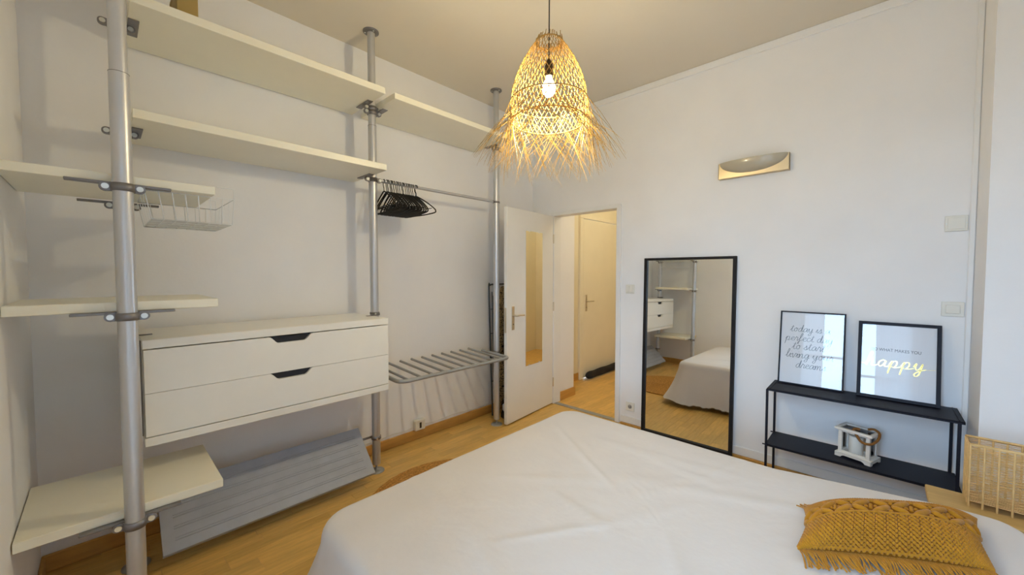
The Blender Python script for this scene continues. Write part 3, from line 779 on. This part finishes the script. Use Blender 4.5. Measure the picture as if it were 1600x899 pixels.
# single-stroke script alphabet, x-height 1
G = {
 'a': (1.05, [[(.78,.82),(.5,1.0),(.18,.72),(.1,.3),(.32,0),(.62,.28),(.8,.9),(.78,.3),(.9,.02),(1.1,.2)]]),
 'c': (.85, [[(.75,.8),(.5,1),(.15,.65),(.15,.25),(.45,0),(.9,.2)]]),
 'd': (1.1, [[(.78,.82),(.5,1.0),(.18,.72),(.1,.3),(.32,0),(.62,.28),(.88,1.9),(.8,.3),(.95,.02),(1.15,.2)]]),
 'e': (.85, [[(.0,.3),(.45,.5),(.7,.8),(.5,1.0),(.2,.7),(.2,.25),(.5,0),(.9,.2)]]),
 'f': (.85, [[(-.05,.2),(.4,.8),(.7,1.8),(.5,1.95),(.35,1.2),(.25,-.5),(.1,-.75),(.1,-.3),(.5,.1),(.85,.25)]]),
 'g': (1.0, [[(.78,.82),(.5,1.0),(.18,.72),(.1,.3),(.32,.02),(.62,.28),(.8,.9),(.7,-.5),(.4,-.85),(.2,-.55),(.6,-.1),(1.05,.2)]]),
 'h': (1.1, [[(-.05,.15),(.3,.9),(.5,1.9),(.3,1.95),(.2,1.0),(.12,0),(.3,.75),(.62,1.0),(.74,.7),(.72,.2),(.88,0),(1.12,.2)]]),
 'i': (.5, [[(-.05,.15),(.25,.95),(.22,.25),(.35,0),(.55,.2)],[(.32,1.38),(.34,1.46)]]),
 'l': (.6, [[(-.05,.2),(.3,.9),(.5,1.8),(.32,1.95),(.2,1.0),(.25,.15),(.4,0),(.65,.2)]]),
 'm': (1.45, [[(-.05,.6),(.1,.95),(.1,0),(.25,.75),(.48,1),(.55,.7),(.52,0),(.68,.75),(.95,1),(1.03,.7),(1.02,.2),(1.15,0),(1.5,.2)]]),
 'n': (1.05, [[(-.05,.6),(.1,.95),(.1,0),(.28,.75),(.58,1),(.68,.7),(.67,.2),(.8,0),(1.08,.2)]]),
 'o': (.95, [[(.5,1.0),(.18,.75),(.15,.3),(.4,0),(.7,.3),(.7,.75),(.5,1.0),(.55,.8),(.95,.85)]]),
 'p': (1.05, [[(-.05,.3),(.2,.95),(.12,0),(.05,-.95),(.12,.3),(.35,.9),(.65,.95),(.75,.5),(.55,.05),(.3,.1),(.6,0),(1.08,.2)]]),
 'r': (.75, [[(-.05,.2),(.2,.9),(.28,1.1),(.4,.85),(.62,.85),(.55,.3),(.65,.02),(.8,.2)]]),
 's': (.75, [[(-.05,.2),(.35,.75),(.42,1.05),(.5,.6),(.55,.25),(.35,0),(.1,.12),(.4,0),(.8,.2)]]),
 't': (.7, [[(-.05,.2),(.3,.9),(.42,1.6),(.32,.8),(.3,.2),(.45,0),(.75,.2)],[(.08,1.15),(.65,1.22)]]),
 'u': (1.05, [[(-.05,.4),(.15,.95),(.12,.3),(.3,0),(.6,.3),(.72,.95),(.7,.25),(.85,0),(1.08,.2)]]),
 'v': (.9, [[(-.05,.6),(.15,.95),(.3,.05),(.45,.05),(.7,.9),(.75,1.0),(.95,.85)]]),
 'y': (1.0, [[(-.05,.4),(.15,.95),(.15,.35),(.35,.02),(.62,.3),(.78,.95),(.68,-.5),(.4,-.9),(.2,-.6),(.6,-.1),(1.02,.2)]]),
}
def script(text, xf, u, v, size, wd, zoff, bold=1.0, slant=.18, b=None, track=1.0):
    b = b or B(xf); x = u
    for chx in text:
        if chx == ' ': x += .6*size; continue
        adv, strokes = G[chx]
        if track > 1:      # stretch the joining tail so the letters still touch
            strokes = [st[:-1]+[(st[-1][0]+adv*(track-1), st[-1][1])] for st in strokes]
        for st in strokes:
            pts = smooth_path([(x+size*(p[0]+slant*p[1]), v+size*p[1], zoff) for p in st], 6)
            vs, fs = [], []
            for i, p in enumerate(pts):
                t = (pts[min(i+1, len(pts)-1)]-pts[max(i-1, 0)])
                if t.length < 1e-9: t = Vector((1, 0, 0))
                t.normalize(); nrm = Vector((-t.y, t.x, 0))
                ww = wd*(.55+.45*bold*abs(t.y))
                vs += [p+nrm*ww, p-nrm*ww]
                if i: fs.append((2*i-2, 2*i-1, 2*i+1, 2*i))
            b.add(vs, fs)
        x += adv*size*track
    return b
def twidth(text, size): return sum(.6*size if c == ' ' else G[c][0]*size for c in text)

t1, p1, xf1 = frame_print(3.368, .508, .366, .522, math.radians(8), .009, .02, 'thin black framed print with grey handwritten lines on the console')
for text, v, sz, off, tw_ in (('today is a', .378, .026, -.01, .225), ('perfect day', .312, .026, -.015, .265), ('to start', .252, .026, -.015, .185), ('living your', .192, .026, -.01, .265), ('dreams', .122, .026, .002, .17)):
    wd_ = twidth(text, sz); sc_ = tw_/wd_ 
    script(text, xf1, .183-wd_*sc_/2+off, v, sz*sc_, .0014, -.0024).build('lettering', M_ink, p1)
t2, p2, xf2 = frame_print(3.352, .078, .370, .486, math.radians(9.5), .019, .024, 'thick black framed print with a gold script word on the console')
sz = .042; trk = 1.22; wd_ = twidth('happy', sz)*trk
hb_ = script('happy', xf2, .172-wd_/2, .205, sz, .0036, -.0024, track=trk)
hb_.add([(.016, .2145, -.0024), (.045, .211, -.0024), (.045, .2125, -.0024), (.016, .216, -.0024)], [(0, 1, 2, 3)])
hb_.add([(.172+wd_/2, .211, -.0024), (.348, .216, -.0024), (.348, .2175, -.0024), (.172+wd_/2, .2125, -.0024)], [(0, 1, 2, 3)])
hb_.build('gold_lettering', M_gold, p2)
fc = bpy.data.curves.new('caption', 'FONT'); fc.body = 'DO WHAT MAKES YOU'; fc.size = .026; fc.align_x = 'CENTER'
fo = bpy.data.objects.new('caption_curve', fc); C.objects.link(fo)
bpy.context.view_layer.update()
cm = bpy.data.meshes.new_from_object(fo.evaluated_get(bpy.context.evaluated_depsgraph_get())); bpy.data.objects.remove(fo)
b = B(xf2); b.add([Vector((.175+v.co.x*.82, .302+v.co.y, -.0024)) for v in cm.vertices], [tuple(p.vertices) for p in cm.polygons]); b.build('caption', M_ink2, p2, fix=False)

# ------------------------------------------------------------------ lantern
la = thing('lantern', 'whitewashed wooden lantern with rope handle on the lower shelf', 'lantern', (3.285, .062, KL))
ang = math.radians(-19)
lx = lambda p: Vector((3.285+p.x*cos(ang)-p.y*sin(ang), .062+p.x*sin(ang)+p.y*cos(ang), KL+.001+p.z))
LW, LD = .056, .080       # half depth (x), half length (y)
pf = []
n = 12
skirt = [(-LD-.012, .0), (-LD+.018, .0), (-LD+.024, .008), (-LD+.036, .014), (LD-.036, .014), (LD-.024, .008), (LD-.018, 0), (LD+.012, 0), (LD+.012, .026), (-LD-.012, .026)]
b = B(lx)
for x in (-LW-.012, LW+.006): b.prism(skirt, lambda a, c, x=x: Vector((x, a, c)), lambda a, c, x=x: Vector((x+.006, a, c)))
sk2 = [(-LW-.012, .0), (-LW+.010, .0), (-LW+.016, .010), (LW-.016, .010), (LW-.010, 0), (LW+.012, 0), (LW+.012, .026), (-LW-.012, .026)]
for y in (-LD-.012, LD+.006): b.prism(sk2, lambda a, c, y=y: Vector((a, y, c)), lambda a, c, y=y: Vector((a, y+.006, c)))
b.box(-LW-.012, LW+.012, -LD-.012, LD+.012, .020, .030, .002); b.build('base', M_whitewash, la)
for x in (-LW, LW-.019):
    for y in (-LD, LD-.019): B(lx).box(x, x+.019, y, y+.019, .030, .175, .001).build('post', M_whitewash, la)
b = B(lx)
for z in (.030, .163):
    for x in (-LW, LW-.012): b.box(x, x+.012, -LD+.013, LD-.013, z, z+.012, .001)
    for y in (-LD, LD-.012): b.box(-LW+.013, LW-.013, y, y+.012, z, z+.012, .001)
b.build('rails', M_whitewash, la)
b = B(lx)
for x in (-LW-.016, LW-.004): b.box(x, x+.020, -LD-.016, LD+.016, .175, .190, .002)
for y in (-LD-.016, LD-.004): b.box(-LW+.004, LW-.004, y, y+.020, .175, .190, .002)
b.build('roof_frame', M_whitewash, la)
B(lx).box(-LW+.003, LW-.003, -LD+.003, LD-.003, .180, .182).build('roof_glass', M_lglass, la)
for x in (-LW+.006, LW-.008): B(lx).box(x, x+.002, -LD+.012, LD-.012, .040, .165).build('pane', M_lglass, la)
for y in (-LD+.006, LD-.008): B(lx).box(-LW+.012, LW-.012, y, y+.002, .040, .165).build('pane', M_lglass, la)
rp = smooth_path([(.0, LD-.09, .192), (-.02, .015, .186), (-.062, -.02, .162), (-.085, -.052, .142), (-.072, -.090, .140), (-.03, -.108, .165), (.015, -.100, .192), (.03, -.07, .205), (.03, -.04, .196)], 8)
B(lx).tube(rp, .0072, 10).build('rope_handle', M_rope, la)
cn = thing('candle', 'thick white pillar candle inside the lantern', 'candle', lx(Vector((0, 0, .0305))))
B(lx).lathe((0, .008, .0305), [(.034, 0), (.035, .004), (.035, .108), (.032, .112), (.012, .109)], 24).build('wax', M_candle, cn)
B(lx).cyl((0, .008, .138), (0, .008, .15), .0012, 6).build('wick', M_black, cn)

# ------------------------------------------------------------------ rug
rg = B(); rc = Vector((1.52, 1.925, 0))
nr = 20
for k in range(nr):
    r = .55-k*.027
    if r < .03: break
    rg.grid(96, 8, lambda u, v, r=r: Vector((rc.x+(r+.0135*cos(2*PI*v)+.0025*sin(u*2*PI*60+k))*cos(2*PI*u), rc.y+(r+.0135*cos(2*PI*v)+.0025*sin(u*2*PI*60+k))*sin(2*PI*u), .0105+.0095*sin(2*PI*v))), wrap=True)
rg.build('round_rug', M_jute, None, 'round braided jute rug at the foot of the bed', 'rug')

# ------------------------------------------------------------------ bed
BX0, BX1, BY0, BY1, BZ = .600, 2.262, -.44, 1.572, .502
bd = thing('bed', 'double bed base and mattress under the pale cover', 'bed', (1.44, .46, 0))
B().box(BX0+.03, BX1-.03, BY0+.03, BY1-.03, .27, BZ-.02, .04).build('mattress', M_matt, bd)
B().box(BX0+.03, BX1-.03, BY0+.03, BY1-.03, .12, .265, .01).build('base', M_matt, bd)
for x in (BX0+.1, BX1-.14):
    for y in (BY0+.08, BY1-.12): B().box(x, x+.04, y, y+.04, .001, .119).build('leg', M_skirt, bd)
# cover: rings of a rounded rectangle, flat on top, falling over the edge in folds
NP = 420; cr0 = .085
def outline(s):
    """point, outward normal and cornerness on the rounded rectangle for s in 0..1 (starts at the head, runs along the right side)"""
    x0, x1, y0, y1 = BX0, BX1, BY0, BY1
    w_, h_ = x1-x0-2*cr0, y1-y0-2*cr0; q = PI/2*cr0
    d = s*(2*w_+2*h_+4*q)
    segs = [('l', (x1, y0+cr0), (0, 1), h_, (1, 0)), ('a', (x1-cr0, y1-cr0), 0, q, None), ('l', (x1-cr0, y1), (-1, 0), w_, (0, 1)), ('a', (x0+cr0, y1-cr0), 1, q, None),
            ('l', (x0, y1-cr0), (0, -1), h_, (-1, 0)), ('a', (x0+cr0, y0+cr0), 2, q, None), ('l', (x0+cr0, y0), (1, 0), w_, (0, -1)), ('a', (x1-cr0, y0+cr0), 3, q, None)]
    for sg in segs:
        if d <= sg[3] or sg is segs[-1]:
            if sg[0] == 'l': return Vector((sg[1][0]+sg[2][0]*d, sg[1][1]+sg[2][1]*d, 0)), Vector((*sg[4], 0))
            a = sg[2]*PI/2+min(d/q, 1)*PI/2
            nn = Vector((cos(a), sin(a), 0)); return Vector((sg[1][0], sg[1][1], 0))+nn*cr0, nn
        d -= sg[3]
CR = [Vector((x, y, 0)) for x in (BX0, BX1) for y in (BY0, BY1)]
ctr = Vector(((BX0+BX1)/2, (BY0+BY1)/2, 0))
OUT = [outline(i/NP) for i in range(NP)]
rndp = [random.uniform(0, 6.28) for _ in range(12)]
crs = [((.9, 1.0), 1.15, .5, .0035, .03), ((1.6, .9), 2.3, .45, .003, .025), ((1.9, .3), 2.0, .5, .004, .03), ((1.2, .4), .6, .4, .003, .035), ((1.75, 1.15), 1.0, .35, .0035, .02),
       ((1.3, .75), 2.6, .4, .003, .02), ((2.0, .8), 1.7, .4, .003, .025), ((.9, .5), .2, .3, .003, .03), ((1.55, .15), 2.8, .5, .004, .02), ((1.1, 1.25), .35, .3, .003, .02)]
for _ in range(16):
    crs.append(((random.uniform(.75, 2.2), random.uniform(-.3, 1.45)), random.uniform(0, 3.14), random.uniform(.12, .35), random.uniform(.002, .004), random.uniform(.008, .02)))
def topz(x, y):
    z = BZ+.003*sin(2.3*x+1.1)*sin(1.9*y+.4)+.0012*sin(9*x+4*y)*sin(5*y-3*x)
    for (c, an_, ln, am, wd) in crs:
        dx, dy = x-c[0], y-c[1]; a = dx*cos(an_)+dy*sin(an_); bq = -dx*sin(an_)+dy*cos(an_)+.06*a*a
        z += 1.5*am*math.exp(-(bq/wd)**2-(a/ln)**4)
    return z
prof = []          # (kind, t)
for k in range(1, 30): prof.append(('in', k/29))
for k in range(1, 9): prof.append(('fil', k/8))
for k in range(1, 21): prof.append(('hang', k/20))
RF = .055
def cover_pt(i, kind, t):
    P, nn = OUT[i % NP]; s = (i % NP)/NP
    wide = 0.0
    if nn.x > .2 and P.y < .35: wide = .13*min(1, (.35-P.y)/.6)*nn.x
    Pw = P+Vector((wide, 0, 0))
    cd_ = min((P-c).length for c in CR)
    corner = math.exp(-(cd_/.16)**2)
    if kind == 'in':
        q = ctr+(Pw-ctr)*t; return Vector((q.x, q.y, topz(q.x, q.y)*1.0-.006*max(0, t-.85)/.15))
    zt_ = topz(Pw.x, Pw.y)-.006
    if kind == 'fil':
        a = t*PI/2; return Vector((Pw.x, Pw.y, zt_))+nn*RF*sin(a)-Vector((0, 0, RF*(1-cos(a))))
    z0 = zt_-RF; z1 = .052+.012*sin(s*190+rndp[0])*sin(s*77)+.004*sin(s*700)
    fold = (sin(s*2*PI*17+rndp[1])*.5+sin(s*2*PI*31+rndp[2])*.3+sin(s*2*PI*7+rndp[3])*.6)
    off = RF+(.085 if nn.y > .7 else .05)*t+.020*fold*t**1.3+corner*.12*t*t
    sh = corner*.05*sin(t*5)
    tang = Vector((-nn.y, nn.x, 0))
    q = Pw+nn*off+tang*sh*.4
    return Vector((q.x, q.y, z0+(z1-z0)*t))
cv = B(); vs = []; fs = []
vs.append(Vector((ctr.x, ctr.y, topz(ctr.x, ctr.y))))
for (k, t) in prof:
    for i in range(NP): vs.append(cover_pt(i, k, t))
for i in range(NP): fs.append((0, 1+i, 1+(i+1) % NP))
for r in range(len(prof)-1):
    for i in range(NP):
        a = 1+r*NP+i; b_ = 1+r*NP+(i+1) % NP; fs.append((a, a+NP, b_+NP, b_))
cv.add(vs, fs, True)
tc_ = thing('bedspread', 'wrinkled off white bedspread draped over the bed', 'bedspread', (1.44, .46, 0))
cvo = cv.build('cover', M_bed, tc_)
hm = B(); base = len(vs)-NP
for i in range(0, NP):
    for k in range(3):
        p = vs[base+i].lerp(vs[base+(i+1) % NP], k/3); nn = OUT[i][1]; tg = Vector((-nn.y, nn.x, 0))
        q = p+tg*random.uniform(-.004, .004)+nn*random.uniform(0, .008); q.z = max(.001, p.z-random.uniform(.006, .016))
        hm.add([p+tg*.0015, p-tg*.0015, q], [(0, 1, 2)])
hm.build('frayed_hem', M_bed, tc_, kind='stuff', fix=False)

# ------------------------------------------------------------------ mustard macrame cushion
cu = thing('cushion', 'mustard macrame cushion with a tasselled fringe on the bed', 'cushion', (1.88, -.03, BZ))
F0, F1, BR, BL = Vector((1.605, .172, 0)), Vector((1.905, -.292, 0)), Vector((2.265, -.298, 0)), Vector((1.895, .185, 0))
PZ = BZ+.012; PT = .096
def cq(u, v):
    # slightly pulled-in sides
    pin = .03
    uu = u+pin*(2*v-1)**2*0; 
    bu = .5+(u-.5)*(1-.06*sin(PI*v)); bv = .5+(v-.5)*(1-.08*sin(PI*u))
    return (F0*(1-bu)+F1*bu)*(1-bv)+(BL*(1-bu)+BR*bu)*bv
def ch_(u, v):
    a = max(0, 1-abs(2*u-1)**3.2); b_ = max(0, 1-abs(2*v-1)**2.8)
    return (a*b_)**.55
def ctop(u, v): 
    p = cq(u, v); return Vector((p.x, p.y, PZ+.018+PT*ch_(u, v)))
def cbot(u, v):
    p = cq(u, v); return Vector((p.x, p.y, PZ+.018-.022*ch_(u, v)))
es = lambda w: .5-.5*cos(PI*(w*.9+.05))/cos(PI*.05)
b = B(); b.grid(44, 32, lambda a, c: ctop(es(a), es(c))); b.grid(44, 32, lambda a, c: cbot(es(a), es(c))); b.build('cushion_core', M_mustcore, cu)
def cnorm(u, v):
    e = .01; du_ = ctop(min(u+e, 1), v)-ctop(max(u-e, 0), v); dv_ = ctop(u, min(v+e, 1))-ctop(u, max(v-e, 0))
    return du_.normalized(), dv_.normalized(), du_.cross(dv_).normalized()
def blob(b, u, v, a, bq, hgt, rot=0, seg=8):
    if not (0.0 < u < 1 and 0 < v < 1): return
    u = es(u); v = es(v)
    p = ctop(u, v); d1, d2, nn = cnorm(u, v)
    if nn.z < 0: nn = -nn
    e1 = d1*cos(rot)+d2*sin(rot); e2 = nn.cross(e1).normalized()
    vs, fs = [], []
    rings = [(1.0, -.35), (.95, .3), (.6, .8)]
    for (rr_, hh) in rings:
        for k in range(seg):
            t = 2*PI*k/seg; vs.append(p+e1*(a*rr_*cos(t))+e2*(bq*rr_*sin(t))+nn*(hgt*hh))
    vs.append(p+nn*hgt)
    for r in range(2):
        for k in range(seg):
            l = (k+1) % seg; fs.append((r*seg+k, r*seg+l, (r+1)*seg+l, (r+1)*seg+k))
    for k in range(seg): fs.append((2*seg+k, 2*seg+(k+1) % seg, 3*seg))
    b.add(vs, fs, True)
kn = B()
NU, NV = 46, 18
for j in range(NV):
    v = .012+.375*j/(NV-1)
    for i in range(NU):
        u = (i+.5*(j % 2)+.25)/NU
        blob(kn, u, v, .0050, .0072, .0055, .5 if (i+j) % 2 else -.5)
for j in range(18):
    v = .628+.36*j/17
    for i in range(NU):
        blob(kn, (i+.5*(j % 2)+.25)/NU, v, .0050, .0066, .0055, 0)
kn.build('knotted_panel', M_mustard, cu, kind='stuff')
lf = B()
nd = 6
for i in range(nd):
    uc = (i+.5)/nd
    for sx in (-1, 1):
        for sy in (-1, 1):
            for q in range(2):
                u = uc+sx*(.052-.016*q); v = .51+sy*(.040+.020*q)
                blob(lf, u, v, .030, .0105, .0125, -sx*sy*.75, 10)
    for (du_, dv_) in ((0, 0), (.02, 0), (-.02, 0), (0, .035), (0, -.035)): blob(lf, uc+du_, .51+dv_*.8, .006, .006, .006)
    for dv_ in (-.07, .07): blob(lf, uc+.5/nd, .51+dv_, .007, .007, .007)
lf.build('leaf_band', M_mustard, cu)
cdb = B()
for v in (.402, .612, .015): cdb.tube([ctop(es(.01+.98*k/40), es(v))+Vector((0, 0, .003)) for k in range(41)], .0042, 7)
for u in (.012, .988): cdb.tube([ctop(es(u), es(.02+.96*k/30))+Vector((0, 0, .001)) for k in range(31)], .0045, 7)
cdb.build('cord_edging', M_mustard, cu)
fg = B(); ue = (F1-F0).normalized(); ve = Vector((-ue.y, ue.x, 0))
if ve.dot(BL-F0) > 0: ve = -ve
for k in range(105):
    u = (k+.5)/105; p0 = cq(u, 0.0)+Vector((0, 0, PZ+.016)); ln = random.uniform(.050, .072)
    sk = random.uniform(-.22, .22)+.10*sin(k*.35)
    pts = [p0, p0+(ve+ue*sk*.3)*ln*.35+Vector((0, 0, -.001)), p0+(ve+ue*sk*.8)*ln*.7+Vector((0, 0, -.010)), p0+(ve+ue*sk*1.2)*ln+Vector((0, 0, -.016))]
    for p in pts: p.z = max(p.z, topz(p.x, p.y)+.0035)
    fg.tube(smooth_path(pts, 2), [.0026]*6+[.0032], 5)
for k in range(80):
    u = (k+.5)/80; p0 = cq(u, 1.0)+Vector((0, 0, PZ+.016)); ln = random.uniform(.045, .06); sk = random.uniform(-.3, .3)
    pts = [p0, p0+(-ve+ue*sk*.5)*ln*.5+Vector((0, 0, -.005)), p0+(-ve+ue*sk)*ln+Vector((0, 0, -.012))]
    for p in pts: p.z = max(p.z, topz(p.x, p.y)+.0035)
    fg.tube(smooth_path(pts, 2), .0026, 5)
fg.build('fringe', M_mustard, cu, kind='stuff')

# ------------------------------------------------------------------ bedside table and rattan basket
NZ = .40
nt_ = thing('bedside_table', 'light wooden bedside table under the rattan basket', 'bedside table', (2.67, -.42, 0))
B().box(2.60, 2.845, -.63, -.205, NZ-.03, NZ, .004).build('table_top', M_night, nt_)
for x in (2.615, 2.795):
    for y in (-.61, -.26): B().box(x, x+.035, y, y+.035, .001, NZ-.03, .003).build('leg', M_night, nt_)
B().box(2.61, 2.835, -.62, -.215, .14, .155, .003).build('shelf_board', M_night, nt_)
rb = thing('rattan_basket', 'open rectangular rattan basket on the bedside table', 'basket', (2.76, -.47, NZ))
gx0, gx1, gy0, gy1, gz0, gz1 = 2.700, 2.832, -.625, -.332, NZ+.03, .690
def gper(n_s=(3, 7)):
    pts = []
    nx, ny = n_s
    for i in range(nx): pts.append((gx0+(gx1-gx0)*i/nx, gy1))
    for i in range(ny): pts.append((gx1, gy1+(gy0-gy1)*i/ny))
    for i in range(nx): pts.append((gx1-(gx1-gx0)*i/nx, gy0))
    for i in range(ny): pts.append((gx0, gy0+(gy1-gy0)*i/ny))
    return pts
gp = gper()
for (x, y) in gp: B().cyl((x, y, NZ+.001), (x, y, gz1), .0038, 7).build('upright', M_rattan, rb)
wv = B(); nrow = 42
for k in range(nrow):
    z = gz0+(gz1-gz0-.008)*k/(nrow-1)
    path = []
    for q, (x, y) in enumerate(gp):
        x2, y2 = gp[(q+1) % len(gp)]
        path.append((x, y, z+.0015*((q+k) % 2)))
        path.append(((x+x2)/2+random.uniform(-.001, .001), (y+y2)/2, z+random.uniform(-.0015, .0015)))
    wv.tube(path, .0016, 4, closed=True)
wv.build('woven_cord', M_rattan, rb, kind='stuff')
B().tube([(gx0, gy0, gz1), (gx0, gy1, gz1), (gx1, gy1, gz1), (gx1, gy0, gz1)], .0055, 8, closed=True).build('rim', M_rattan, rb)
B().box(gx0+.004, gx1-.004, gy0+.004, gy1-.004, gz0-.004, gz0).build('bottom', M_rattan, rb)

# ------------------------------------------------------------------ pendant lamp
LX, LY = 1.593, 1.243
pd = thing('pendant_lamp', 'woven straw pendant lamp with a loose fringed skirt', 'pendant lamp', (LX, LY, 1.95))
B().tube([(LX, LY, 2.56), (LX+.001, LY, 2.85), (LX, LY, ZC-.03)], .0032, 8).build('cord', M_cord, pd)
B().lathe((LX, LY, ZC-.035), [(.006, 0), (.045, .01), (.05, .035)], 24).build('ceiling_rose', M_trim, pd)
B().lathe((LX, LY, 2.475), [(.020, 0), (.021, .05), (.014, .075), (.005, .09)], 20).build('lamp_socket', M_black, pd)
B().lathe((LX, LY, 2.372), [(.001, 0), (.018, .004), (.030, .018), (.035, .040), (.030, .064), (.018, .085), (.014, .103)], 24).build('bulb', M_bulb, pd)
PRF = [(2.655, .058), (2.635, .075), (2.60, .100), (2.55, .130), (2.50, .155), (2.445, .176), (2.39, .190), (2.34, .195), (2.29, .193), (2.245, .187)]
def rad(z):
    for (za, ra), (zb_, rb_) in zip(PRF, PRF[1:]):
        if zb_ <= z <= za: t = (za-z)/(za-zb_); return ra+(rb_-ra)*t
    return PRF[0][1] if z > PRF[0][0] else PRF[-1][1]
def polar(r, a, z): return Vector((LX+r*cos(a), LY+r*sin(a), z))
bw = B()
NS = 44
for fam in (-1, 1):
    for k in range(NS):
        a0 = 2*PI*k/NS+(.03 if fam > 0 else 0)
        pts = []
        for i in range(17):
            t = i/16; z = 2.65-(2.65-2.25)*t
            pts.append(polar(rad(z)+.0012*fam*(1 if (i+k) % 2 else -1), a0+fam*1.15*t+.012*sin(k*3+t*6), z))
        bw.tube(pts, .0017, 4, flat=.6)
bw.build('woven_shade', M_straw, pd, kind='stuff')
for z, r in ((2.25, .187), (2.345, .197), (2.645, .068)):
    B().tube([polar(r, 2*PI*k/48, z) for k in range(48)], .003, 6, closed=True).build('hoop', M_straw, pd)
frg = B()
for k in range(210):
    a0 = 2*PI*(k+random.random()*.6)/210; fam = 1 if k % 2 else -1; z0 = random.choice((2.25, 2.25, 2.30, 2.345)); r0 = rad(z0)+.002
    outer = random.random() < .6
    if outer: r1 = random.uniform(.31, .40); ln = random.uniform(.9, 1.08); z1 = 2.27-(.235 if r1 < .36 else .205)*ln
    else: r1 = random.uniform(.20, .29); z1 = random.uniform(1.955, 2.09)
    tw = fam*random.uniform(.45, .95)
    A_ = polar(r0, a0, z0); B_ = polar(r1, a0+tw, z1)
    pts = []
    for i in range(6):
        t = i/5; q = A_.lerp(B_, t); d = Vector((q.x-LX, q.y-LY, 0)); need = r0*(1-t)+r1*t
        if d.length > 1e-4: d = d*(((need*.55+d.length*.45))/d.length)
        pts.append(Vector((LX+d.x, LY+d.y, q.z+.02*sin(PI*t)*(1 if outer else 0))))
    frg.tube(pts, [.0017]*3+[.0015, .0012, .0006], 4, flat=.7)
frg.build('fringe', M_straw, pd, kind='stuff')
tf = B()
for k in range(46):
    a = 2*PI*k/46+random.uniform(-.05, .05); r = .066+random.uniform(-.004, .004)
    tf.tube([polar(r+.006, a, 2.632), polar(r-.004+random.uniform(-.006, .006), a+.05, 2.665+random.uniform(-.008, .012))], .0022, 4)
tf.build('top_tuft', M_straw, pd, kind='stuff')
bl = bpy.data.lights.new('pendant_bulb', 'POINT'); bl.energy = 32; bl.color = (1, .855, .52); bl.shadow_soft_size = .035
bo = bpy.data.objects.new('pendant_bulb', bl); C.objects.link(bo); bo.location = (LX, LY, 2.318)
